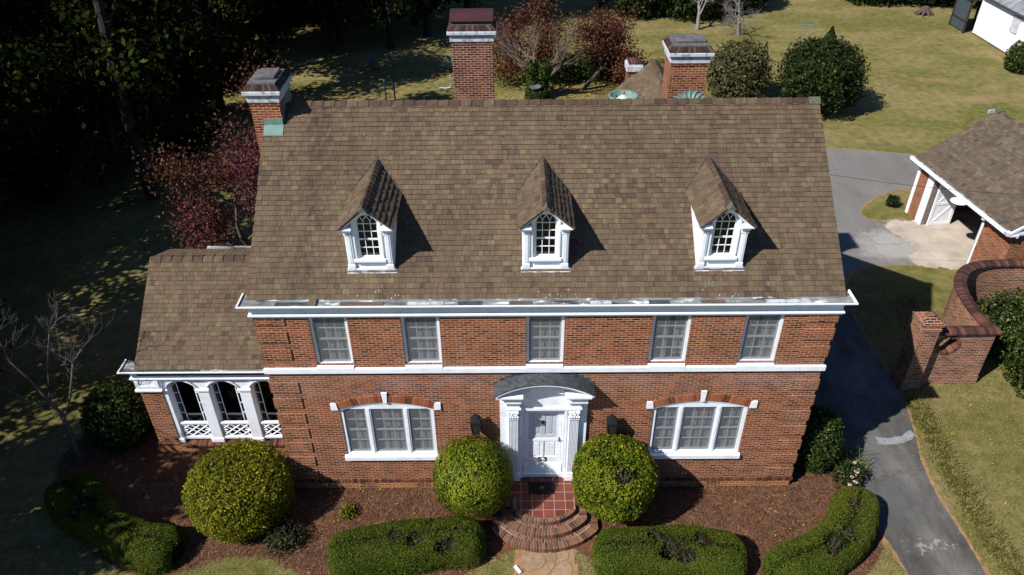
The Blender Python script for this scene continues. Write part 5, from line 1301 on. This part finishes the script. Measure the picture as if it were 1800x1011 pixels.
# lamps over the garage door
lp = thing("barn_lamp", (17.2, 12.25, 2.6), "white saucer-shaped lamp on an arm above the garage door", "lamp")
mb = MB(); mb.lathe([(0, .06), (.06, .06), (.09, .02), (.31, -.02), (.32, -.04), (.08, -.0), (0, .02)], (17.12, 12.25, 2.62), 28); mb.build("shade", M_WHITE, lp)
mb = MB(); mb.tube([(17.62, 12.3, 2.5), (17.4, 12.28, 2.72), (17.12, 12.25, 2.68)], .018, 6); mb.build("arm", M_STEEL, lp)
lp = thing("flood_lamp", (17.6, 10.95, 2.45), "small silver flood lamp at the right end of the garage door head", "lamp")
mb = MB(); mb.lathe([(0, .12), (.06, .1), (.1, 0), (.09, -.02), (0, .0)], (17.5, 10.95, 2.5), 16); mb.build("hood", M_STEEL, lp)
mb = MB(); mb.tube([(17.5, 10.95, 2.6), (17.72, 10.97, 2.56)], .02, 6); mb.build("bracket", M_BLACK, lp)

# ================================================================ WHITE BARN
ba = thing("white_barn", (36, 38, 0), "white clapboard barn with a metal roof at the top right", "barn")
mb = MB(); z = .12
while z < 2.8:
    mb.prism([(33.3, z + .125), (33.27, z), (33.4, z), (33.4, z + .125)], 28, 42.3, lambda p, t: (p[0], t, p[1])); z += .125
mb.box(33.4, 39, 28, 42.3, .1, 2.9); mb.prism([(33.4, 2.9), (39, 2.9), (36.2, 4.9)], 41.9, 42.25, lambda p, t: (p[0], t, p[1])); mb.box(33.24, 33.42, 42.22, 42.36, .1, 2.8)
mb.build("wall", paint_mat("barn_white", (.84, .84, .84), .05), ba)
mb = MB(); mb.box(33.33, 39, 28, 42.28, 0, .11); mb.build("footing", M_BRICK_DARK, ba)
mb = MB(); n = 100
for q in range(n):
    y0, y1 = 27.8 + 14.8 * q / n, 27.8 + 14.8 * (q + 1) / n; h = .018 if q % 2 else 0
    mb.face([(33.0, y0, 2.84 + h), (33.0, y1, 2.84 + .018 - h), (36.2, y1, 4.99 - h + .018), (36.2, y0, 4.99 + h)])
    mb.face([(39.4, y0, 2.84 + h), (39.4, y1, 2.84 + .018 - h), (36.2, y1, 4.99 - h + .018), (36.2, y0, 4.99 + h)])
def metal_roof():
    k = Mat("corrugated_metal"); P = k.pos(); c = k.ramp(k.noise(k.mapv(P, (.3, 4, 1)), 1., 5), [(.35, lin(120, 116, 112)), (.6, lin(176, 178, 180)), (.75, lin(200, 202, 204))]); return k.bsdf(c, .45, metal=.4)
mb.build("roof", metal_roof(), ba, fix=False)
mb = MB(); mb.box(32.98, 33.06, 27.8, 42.6, 2.72, 2.83); mb.build("eave_board", M_LEAD, ba)
mb = MB(); mb.plate(rect(37.3, 38.15, 1.5, 2.55), [rect(37.38, 38.07, 1.58, 2.47)], lambda u, v, d: (33.2 + d, u, v), .08); lw = mb.build("louvre_window", M_WHITE_OLD, ba)
mb = MB()
for q in range(9): mb.prism([(33.23, 1.58 + q * .1), (33.3, 1.64 + q * .1), (33.3, 1.66 + q * .1), (33.23, 1.6 + q * .1)], 37.38, 38.07, lambda p, t: (p[0], t, p[1]))
mb.build("slat", M_WHITE_OLD, lw)
mb = MB()
for x, y in ((32.6, 44.6), (34.4, 44.6), (32.6, 42.5)): mb.box(x, x + .12, y, y + .12, 0, 2.3)
mb.box(32.6, 36.5, 44.6, 44.72, 2.2, 2.34); mb.box(32.6, 32.72, 42.5, 44.6, 2.2, 2.34); mb.box(32.62, 32.7, 42.5, 44.6, .75, .85); mb.box(32.55, 36.5, 42.4, 44.8, 2.34, 2.42)
mb.build("lean_to", M_BARK_DARK, ba)
mb = MB(); mb.box(32.66, 32.67, 42.6, 44.6, .1, 2.2); mb.build("screen", simple("porch_screen", (.05, .065, .07), .8), ba)

# ================================================================ TREES
def grow(out, tips, p, d, L, r, lev, g, spread=45, up=.1, kids=(3, 4), wob=.18, n=4, sh=(.55, .8), taper=.55):
    pts = [Vector(p)]; d = Vector(d).normalized()
    for i in range(n):
        d = (d + Vector((g.gauss(0, wob), g.gauss(0, wob), g.gauss(0, wob) + up))).normalized(); pts.append(pts[-1] + d * L / n)
    out.append((pts, [r * (1 - (1 - taper) * i / n) for i in range(n + 1)], lev))
    if lev == 0: tips += [tuple(pts[-1]), tuple(pts[n // 2])]; return
    for k in range(g.randint(*kids)):
        t = 1. if k == 0 else g.uniform(.35, 1); f = t * n; i = min(int(f), n - 1); b = pts[i].lerp(pts[i + 1], f - i); dd = (pts[i + 1] - pts[i]).normalized()
        ax = dd.cross(Vector((g.gauss(0, 1), g.gauss(0, 1), g.gauss(0, 1)))).normalized(); a = R(g.uniform(spread * .45, spread * 1.2)) * (.5 if k == 0 else 1)
        grow(out, tips, b, Matrix.Rotation(a, 3, ax) @ dd, L * g.uniform(*sh), max(r * taper * g.uniform(.7, .95), .004), lev - 1, g, spread, up, kids, wob, n, sh, taper)
def branches(name, out, mat, parent):
    mb = MB()
    for pts, rad, lev in out: mb.tube(pts, rad, 8 if lev >= 3 else (5 if lev >= 1 else 3), False)
    return mb.build(name, mat, parent, fix=False, smooth=True)
def crown_at(tips, n, cr, size, seed, name, mat, parent, keep=None, flat=1.):
    g = np.random.default_rng(seed); T = np.array(tips); P = T[g.integers(0, len(T), n)] + g.normal(0, cr, (n, 3)) * np.array([1, 1, flat])
    if keep is not None: P = P[keep(P)]
    N = nrm(g.normal(0, .7, (len(P), 3)) + np.array([0, 0, .8])); V, Q = leaves(P, N, size, .6, .5, seed); return np_mesh(name, V, Q, mat, parent)

# ---- bare tree at the left of the front bed
t = thing("bare_tree", (-13.91, 1.06, 0), "leafless grey tree with forked trunk in the shade, left of the sunroom", "tree")
g = random.Random(21); out = []; tips = []
stems = [([(-13.91, 1.06, 0), (-13.9, 1.08, .8), (-13.88, 1.1, 1.8), (-14.1, 1.15, 2.5)], (.13, .11, .1, .085), None),
         ([(-13.88, 1.1, 1.75), (-13.3, 1.0, 2.8), (-12.9, 1.1, 3.9), (-12.5, 1.2, 4.4)], (.075, .06, .05, .04), ((.5, .1, 1), 1.1)),
         ([(-14.1, 1.15, 2.4), (-13.75, 1.2, 3.6), (-13.3, 1.25, 4.8), (-13.0, 1.3, 5.2)], (.08, .06, .045, .035), ((.3, .1, 1), 1.0)),
         ([(-14.1, 1.15, 2.45), (-14.4, 1.2, 3.2), (-14.7, 1.2, 3.9), (-14.8, 1.3, 4.6)], (.07, .055, .045, .035), ((-.5, .2, .9), 1.2)),
         ([(-14.05, 1.15, 2.3), (-14.6, 1.0, 2.6), (-15.1, .9, 3.3)], (.05, .04, .03), ((-1, 0, .6), 1.0)),
         ([(-13.88, 1.1, 1.5), (-14.3, 1., 1.3), (-14.9, .95, .95), (-15.2, .95, .75)], (.03, .025, .02, .012), ((-1, 0, -.1), .6))]
for pts, rad, nx in stems:
    rad = [q * .6 for q in rad]; out.append(([Vector(p) for p in pts], rad, 3))
    if nx:
        for k in range(8): grow(out, tips, pts[-1] if k < 3 else pts[-2], Vector(nx[0]) + Vector((g.gauss(0, .5), g.gauss(0, .5), g.gauss(0, .3))), nx[1] * g.uniform(.3, .6), rad[-1] * .6, 3, g, 42, .08, (2, 3), .14, 4, (.55, .8), .6)
branches("trunk", out, simple("shaded_grey_bark", lin(84, 80, 76), .9, var=.5), t)

# ---- ivy-clad crape myrtle behind the house
t = thing("crape_myrtle", (.7, 30.2, 0), "bare twiggy tree with ivy-clad forked trunk behind the house", "tree"); g = random.Random(5); out = []; tips = []
for sx, ln in ((-.35, 2.0), (.42, 1.9)):
    p1 = Vector((.7 + sx, 30.2, ln)); out.append(([Vector((.7 + sx * .25, 30.2, 0)), Vector((.7 + sx * .6, 30.2, ln * .5)), p1], [.2, .16, .13], 4))
    for k in range(8): grow(out, tips, p1 - Vector((0, 0, g.uniform(0, .8))), (sx * 2.2 + g.gauss(0, .75), g.gauss(0, .8), 1.0), g.uniform(1.0, 1.5), .07, 4, g, 34, .05, (2, 3), .1, 4, (.6, .82), .6)
branches("trunk", out, simple("reddish_twig", lin(104, 88, 78), .9, var=.4), t)
gn = np.random.default_rng(4); n = 5200; s = np.where(gn.random(n) < .5, -.35, .42); h = gn.uniform(0, 2.3, n); a = gn.uniform(0, 6.28, n); rr = .3 + .12 * gn.random(n) + .3 * np.exp(-h * 2.5)
P = np.column_stack([.7 + s * (.25 + .35 * h) + rr * np.cos(a), 30.2 + rr * np.sin(a), h]); N = np.column_stack([np.cos(a), np.sin(a), np.full(n, .4)]); V, Q = leaves(P, N, .12, .8, .5, 3); np_mesh("ivy", V, Q, L_IVY, t)

def leafy(name, base, label, seed, h, crown_n, cr, size, leaf, bark=M_BARK, lean=(0, 0, 1), spread=50, up=.06, lev=3, L=None, r=.16, kids=(3, 4), group=None, wob=.15, flat=.8, sh=(.6, .85)):
    t = thing(name, base, label, "tree", group); g = random.Random(seed); out = []; tips = []
    grow(out, tips, base, lean, L or h * .45, r, lev, g, spread, up, kids, wob, 4, sh)
    branches("trunk", out, bark, t); crown_at(tips, crown_n, cr, size, seed, "crown", leaf, t, lambda P: P[:, 2] > .3, flat)
    return t
leafy("dogwood_tree", (3.6, 31.6, 0), "red-leaved dogwood leaning right, behind the small rear chimney", 31, 4.3, 9000, .42, .17, L_RED, lean=(.55, .1, 1), spread=58, up=-.02, L=2.1)
leafy("dogwood_tree", (1.2, 35.5, 0), "pinkish red dogwood half hidden behind the bare twiggy tree", 33, 5, 8000, .5, .17, L_RED, lean=(-.1, 0, 1), spread=52, up=0.0, L=2.2)
# ---- maroon dogwood with a bare neighbour at the house's left end
leafy("dogwood_tree", (-11.0, 10.6, 0), "maroon-leaved dogwood at the left end of the house, above the sunroom roof", 41, 6, 17000, .38, .12, L_MAROON, lean=(-.12, -.05, 1), spread=62, up=-.03, L=2.5, r=.15)
leafy("dogwood_tree", (-11.6, 13.0, 0), "rust-leaved small tree rising beside the left chimney", 43, 7, 8500, .42, .12, L_RUST, lean=(.0, 0, 1), spread=46, up=.05, L=3.2, r=.14)
def bare(base, label, seed, L, r, lean, spread, up, lev, bark=M_BARK_GREY, kids=(3, 4), sh=(.58, .82), group=None, wob=.15):
    t = thing("bare_tree", base, label, "tree", group); g = random.Random(seed); out = []; tips = []
    grow(out, tips, base, lean, L, r, lev, g, spread, up, kids, wob, 4, sh, .58); branches("trunk", out, bark, t); return t
bare((-8.9, 9.6, 0), "bare pale grey small tree against the left gable, before the maroon dogwood", 51, 2.6, .11, (.05, -.1, 1), 48, .06, 5)
bare((13.2, 43.9, 0), "leafless grey tree on the back lawn, left of its bare neighbour", 52, 1.5, .17, (.05, 0, 1), 50, .05, 6)
bare((15.98, 42.4, 0), "leafless pale tree on the back lawn left of the clothesline post", 53, 1.4, .16, (.05, 0, 1), 55, .02, 6)
bare((13.6, 7.3, 0), "small bare brown bush in the corner of the brick garden wall", 54, .6, .03, (0, 0, 1), 50, .1, 4, M_BARK, (4, 5))
# ---- evergreens on the back lawn
ball("round_shrub", (12.75, 29.9, 1.5), 1.75, 1.8, 9000, .19, L_OLIVE, "round grey-green bush on the back lawn right of the rear chimney", "shrub", seed=61, amp=.17, shell=.4, f=1.4)
t = ball("holly_tree", (17.0, 28.2, 2.0), 2.2, 1.9, 15000, .17, L_HOLLY, "dark glossy holly with a pointed top on the back lawn", "tree", seed=62, amp=.24, shell=.28, f=1.5)
gn = np.random.default_rng(9); n = 1500; h = gn.random(n) ** .7; a = gn.uniform(0, 6.28, n); P = np.column_stack([17.0 + (1 - h) * .75 * np.cos(a), 28.2 + (1 - h) * .75 * np.sin(a), 3.3 + h * 1.5]); V, Q = leaves(P, np.column_stack([np.cos(a), np.sin(a), np.full(n, .6)]), .16, .5, .5, 7); np_mesh("top_shoot", V, Q, L_DARK, t)
mb = MB(); mb.tube([(16.75, 28.2, 0), (16.75, 28.2, 2)], [.16, .12], 8); mb.build("trunk", M_BARK, t)
ball("barn_shrub", (32.3, 34.3, .9), 1.0, .95, 3500, .16, L_GLOSSY, "dark rounded bush at the foot of the white barn wall", "shrub", seed=63, amp=.14, shell=.3)
ball("garden_shrub", (16.7, 6.3, .95), 1.25, .95, 8000, .12, L_GLOSSY, "sprawling glossy shrub inside the curve of the garden wall", "shrub", seed=64, amp=.24, shell=.5, f=1.6)
ball("garden_shrub", (16.6, 4.1, .95), 1.05, 1.0, 7000, .12, L_GLOSSY, "glossy shrub on the front lawn at the photo's right edge", "shrub", seed=65, amp=.24, shell=.5, f=1.6, ry=1.5)
for q, (x, y, r_, h_) in enumerate(((2.4, 33.2, 1.1, .9), (4.3, 33.6, 1.3, 1.1), (6.2, 33.8, 1.1, .9))):
    ball("understorey_shrub", (x, y, h_ * .8), r_, h_, 2600, .17, L_IVY, ("dark low shrub just right of the ivy-clad trunk", "dark shrub under the middle of the red dogwood", "dark shrub below the right side of the red dogwood")[q], "shrub", "low shrubs under the red dogwoods", seed=70 + q, amp=.25, shell=.5)
ball("garage_shrub", (16.85, 16.5, .25), .28, .28, 600, .1, L_DARK, "small dark shrub at the back corner of the garage", "shrub", seed=75, amp=.2, shell=.4)

for q, (x, y, r_, h_, lab) in enumerate(((9.2, 48.0, 2.0, 2.6, "dark evergreen at the far lawn edge, straight above the small rear chimney"), (13.6, 47.6, 2.6, 2.7, "dark evergreen behind the two bare trees on the back lawn"), (17.6, 49.5, 2.2, 2.3, "low dark evergreen right of the bare trees at the far lawn edge"),
                                          (29.3, 51.6, 2.6, 2.2, "dark evergreen at the far lawn edge, nearest left of the tree stump"), (33.2, 51.0, 2.4, 2.4, "dark evergreen at the far lawn edge behind the tree stump"), (36.8, 50.6, 2.4, 2.4, "dark evergreen behind the white barn's timber lean-to"))):
    ball("evergreen_tree", (x, y, h_ * .8), r_, h_, 5000, .3, L_DARK, lab, "tree", "evergreens along the far lawn edge", seed=80 + q, amp=.2, shell=.35, f=1.5)
# ---- the wood: a few prototype trees, copied
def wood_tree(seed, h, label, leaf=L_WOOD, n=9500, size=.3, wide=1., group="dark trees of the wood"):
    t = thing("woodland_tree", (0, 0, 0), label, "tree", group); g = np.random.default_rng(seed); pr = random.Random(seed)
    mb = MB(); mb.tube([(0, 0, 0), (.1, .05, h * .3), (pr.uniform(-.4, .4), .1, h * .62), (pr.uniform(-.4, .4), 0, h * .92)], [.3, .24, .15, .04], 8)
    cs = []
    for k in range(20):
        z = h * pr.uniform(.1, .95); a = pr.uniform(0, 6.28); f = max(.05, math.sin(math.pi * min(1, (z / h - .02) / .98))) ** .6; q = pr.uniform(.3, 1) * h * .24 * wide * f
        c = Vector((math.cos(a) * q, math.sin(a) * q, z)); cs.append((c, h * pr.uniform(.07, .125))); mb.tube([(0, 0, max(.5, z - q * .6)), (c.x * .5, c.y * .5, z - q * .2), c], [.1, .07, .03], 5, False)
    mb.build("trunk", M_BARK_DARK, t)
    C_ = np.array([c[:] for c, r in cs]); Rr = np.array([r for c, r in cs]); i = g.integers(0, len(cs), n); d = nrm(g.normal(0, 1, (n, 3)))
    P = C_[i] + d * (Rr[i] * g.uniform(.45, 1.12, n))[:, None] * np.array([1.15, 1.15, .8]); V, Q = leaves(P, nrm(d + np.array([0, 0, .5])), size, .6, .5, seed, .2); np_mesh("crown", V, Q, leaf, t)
    return t
def copy_tree(o, parent=None):
    c = o.copy(); COL.objects.link(c)
    if parent is not None: c.parent = parent
    for ch in [q for q in COL.objects if q.parent is o]: copy_tree(ch, c)
    return c
LW = "dark tree in the shaded wood behind the left end of the house"
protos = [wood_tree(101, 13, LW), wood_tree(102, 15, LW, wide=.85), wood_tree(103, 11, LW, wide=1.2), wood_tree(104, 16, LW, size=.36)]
spots = []
gs_ = random.Random(77)
for y in range(17, 66, 5):                                                    # the wood on the left and across the back
    xr = -14.5 - max(0, (36 - y)) * .2 if y < 39 else -5.5
    x = -62.
    while x < xr:
        spots.append((x + gs_.uniform(-1.4, 1.2), y + gs_.uniform(-1.8, 1.8), gs_.choice((0, 1, 2, 3)), gs_.uniform(.8, 1.15))); x += 5.4
used = [False] * 4
def plant(k, x, y, s, label=None, group=None):
    o = protos[k] if not used[k] else copy_tree(protos[k]); used[k] = True
    o.location = (x, y, 0); o.rotation_euler.z = gs_.uniform(0, 6.28); o.scale = (s, s, s * gs_.uniform(.92, 1.1))
    if label: o["label"] = label; o["group"] = group
    return o
CAMP = np.array([-.75, -14.95, 17.66])
for x, y, k, s in spots: plant(k, x, y, s)
protos += [wood_tree(111, 12, LW, n=4200), wood_tree(112, 14, LW, n=4600), wood_tree(113, 10, LW, n=3600)]; used += [False] * 3
# tall trees just left of the view, whose shadows stripe the lawn
LS = "tall tree beyond the left edge, casting its shadow on the side lawn"
for x, y, k, s in ((-20.2, -6.7, 2, .98), (-21, -2.4, 2, 1.05), (-22, 2.2, 0, .95), (-24, 7, 0, 1.05), (-27, 12, 1, 1.05), (-25.5, -5.2, 0, 1.0), (-27.5, .5, 0, 1.1), (-30, 6, 1, 1.05), (-33, 12.5, 1, 1.1), (-36, 18, 3, 1.1),
                   (-18.2, -5.2, 2, .62), (-16.9, -4.5, 2, .82), (-18.0, -3.4, 2, .8), (-22.5, -9.2, 0, .98), (-17.8, -1.2, 2, .6), (-32, -2, 3, 1.05), (-36, 5, 3, 1.1), (-40, 11, 3, 1.15), (-44, 18, 3, 1.2), (-31, -9, 1, 1.1), (-38, -4, 3, 1.1), (-43, 4, 3, 1.15), (-48, 11, 3, 1.2), (-52, 20, 3, 1.2), (-19, 3.8, 2, .75), (-22.5, 10.5, 2, .95), (-26, 17, 0, 1.)):
    plant({0: 4, 1: 5, 2: 6, 3: 3}[k] if x > -23.5 and y < 5 else k, x, y, s, LS, "tall trees left of the view")
pl_ = wood_tree(105, 10, "olive-leaved tree at the back edge of the lawn, left of the tall middle chimney", L_IVY, 4500, .26, 1.1, "olive trees behind the middle chimney")
pl_.location = (-9.5, 40, 0)
for (x, y, s, r_) in ((-4.2, 44, .9, 1.), (-13.5, 39.5, 1., 2.)):
    o = copy_tree(pl_); o.location = (x, y, 0); o.scale = (s, s, s); o.rotation_euler.z = r_
LB = "dark tree on the far edge of the back lawn"
for x, y, k, s in ((2, 50, 2, .7), (6.5, 50, 2, .65), (11.2, 47.5, 2, .62), (15.0, 48.5, 2, .6), (17.5, 51.5, 2, .6), (19, 57, 1, .7), (25, 58, 0, .8), (29.5, 51.5, 2, .7), (33.2, 50.6, 2, .7), (36.8, 50.4, 2, .75), (40, 51, 2, .8), (44, 56, 1, .8), (36, 59, 3, .8), (30, 60, 1, .9)):
    plant(k, x, y, s, LB, "trees along the far edge of the back lawn")

for o, u in zip(protos, used):                                                # a prototype that found no place is dropped
    if not u:
        for q in [q for q in COL.objects if q.parent is o] + [o]: bpy.data.objects.remove(q)

# ================================================================ SMALL THINGS ON THE BACK LAWN
def garden_chair(loc, rz, label):
    t = thing("garden_chair", loc, label, "chair", "chairs in the shade behind the house"); T = Matrix.Translation(loc) @ Matrix.Rotation(rz, 4, 'Z')
    for nm, bx in (("seat", (-.26, .26, -.25, .25, .4, .44)), ("backrest", (-.26, .26, .25, .29, .44, .95))):
        mb = MB()
        for q in range(5):
            a = bx[0] + (bx[1] - bx[0]) * q / 5; mb.box(a + .008, a + .096, bx[2], bx[3], bx[4], bx[5], T)
        mb.build(nm, M_PALEBLUE, t)
    for sx in (-.25, .25):
        for sy in (-.23, .25): mb = MB(); mb.tube([T @ Vector((sx, sy, 0)), T @ Vector((sx, sy, .42))], .018, 6); mb.build("leg", M_PALEBLUE, t)
        mb = MB(); mb.tube([T @ Vector((sx, -.23, .42)), T @ Vector((sx, -.23, .64)), T @ Vector((sx, .25, .66))], .018, 6); mb.build("armrest", M_PALEBLUE, t)
garden_chair((-10.05, 35.5, 0), .5, "pale blue metal chair alone in the deep shade")
garden_chair((-5.2, 35.2, 0), -.6, "pale blue chair beside the middle chimney's left edge")
t = thing("garden_trellis", (-8.15, 29.8, 0), "narrow dark green iron trellis gate on the shaded lawn", "trellis")
for x0, h in ((-8.5, 1.25), (-7.95, 1.75)):
    mb = MB(); mb.tube([(x0, 29.8, 0), (x0, 29.8, h)], .05, 8); mb.lathe([(0, .13), (.06, .1), (.075, .05), (.05, 0)], (x0, 29.8, h), 12); mb.build("post", M_GREENIRON, t)
mb = MB(); mb.tube([(-8.5, 29.8, 1.2), (-8.3, 29.8, 1.5), (-7.95, 29.8, 1.7)], .03, 6); mb.tube([(-8.5, 29.8, .3), (-7.95, 29.8, .3)], .02, 6); mb.tube([(-8.23, 29.8, .1), (-8.23, 29.8, 1.5)], .015, 6); mb.build("rail", M_GREENIRON, t)
t = thing("bent_pipe", (-5.2, 31.9, 0), "bent white pipe standing on the lawn beside the middle chimney", "pipe")
mb = MB(); mb.tube([(-5.45, 31.9, .55), (-5.55, 31.9, .3), (-5.4, 31.9, .08), (-5.0, 31.9, .05), (-4.72, 31.9, .12), (-4.7, 31.9, .9)], .045, 8); mb.build("pipe", M_WHITE_OLD, t)
t = thing("birdbath", (.55, 29.5, 0), "stone birdbath bowl on an ivy-covered pedestal before the ivy-clad trunk", "birdbath")
mb = MB(); mb.lathe([(.0, .8), (.12, .82), (.34, .95), (.37, 1.02), (.34, 1.03), (.28, .96), (0, .92)], (.55, 29.5, 0), 24); mb.build("bowl", M_CONC, t)
mb = MB(); mb.lathe([(.25, 0), (.13, .2), (.11, .8)], (.55, 29.5, 0), 12); mb.build("pedestal", M_CONC, t)
gn = np.random.default_rng(14); n = 1500; a = gn.uniform(0, 6.28, n); h = gn.uniform(0, .82, n); rr = .38 + .15 * gn.random(n); P = np.column_stack([.6 + rr * np.cos(a) * 1.3, 29.55 + rr * np.sin(a), h]); V, Q = leaves(P, np.column_stack([np.cos(a), np.sin(a), .6 + 0 * a]), .11, .8, .5, 8); np_mesh("ivy", V, Q, L_IVY, t)
t = thing("clothesline_post", (20.1, 40.4, 0), "pale green T-shaped metal post on the back lawn behind the holly", "post")
mb = MB(); mb.tube([(20.1, 40.4, 0), (20.1, 40.4, 1.3)], .04, 8); mb.build("upright", M_VERDI, t)
mb = MB(); mb.box(19.5, 20.7, 40.35, 40.45, 1.28, 1.36); mb.build("crossbar", M_VERDI, t)
t = thing("tree_stump", (31.9, 47.4, 0), "pale weathered tree stump with roots on bare earth", "stump"); g = random.Random(9)
mb = MB()
for q in range(9):
    a = q * .7; mb.tube([(31.9, 47.4, .42), (31.9 + math.cos(a) * .35, 47.4 + math.sin(a) * .35, .3), (31.9 + math.cos(a) * .8, 47.4 + math.sin(a) * .7, .0)], [.2, .14, .05], 7)
mb.lathe([(.36, .1), (.3, .55), (.22, .62), (0, .5)], (31.9, 47.4, 0), 10); mb.build("stump", M_TWIG, t)
# overhead service cable from the garage to the house
cb = MB(); a, b = Vector((24, 9.6, 4.2)), Vector((7.3, 8.6, 6.2)); cb.tube([a.lerp(b, q / 16) - Vector((0, 0, 4 * .5 * (q / 16) * (1 - q / 16))) for q in range(17)], .007, 5)
tag(cb.build("service_cable", M_BLACK), "thin dark cable strung from the garage to the house", "cable")
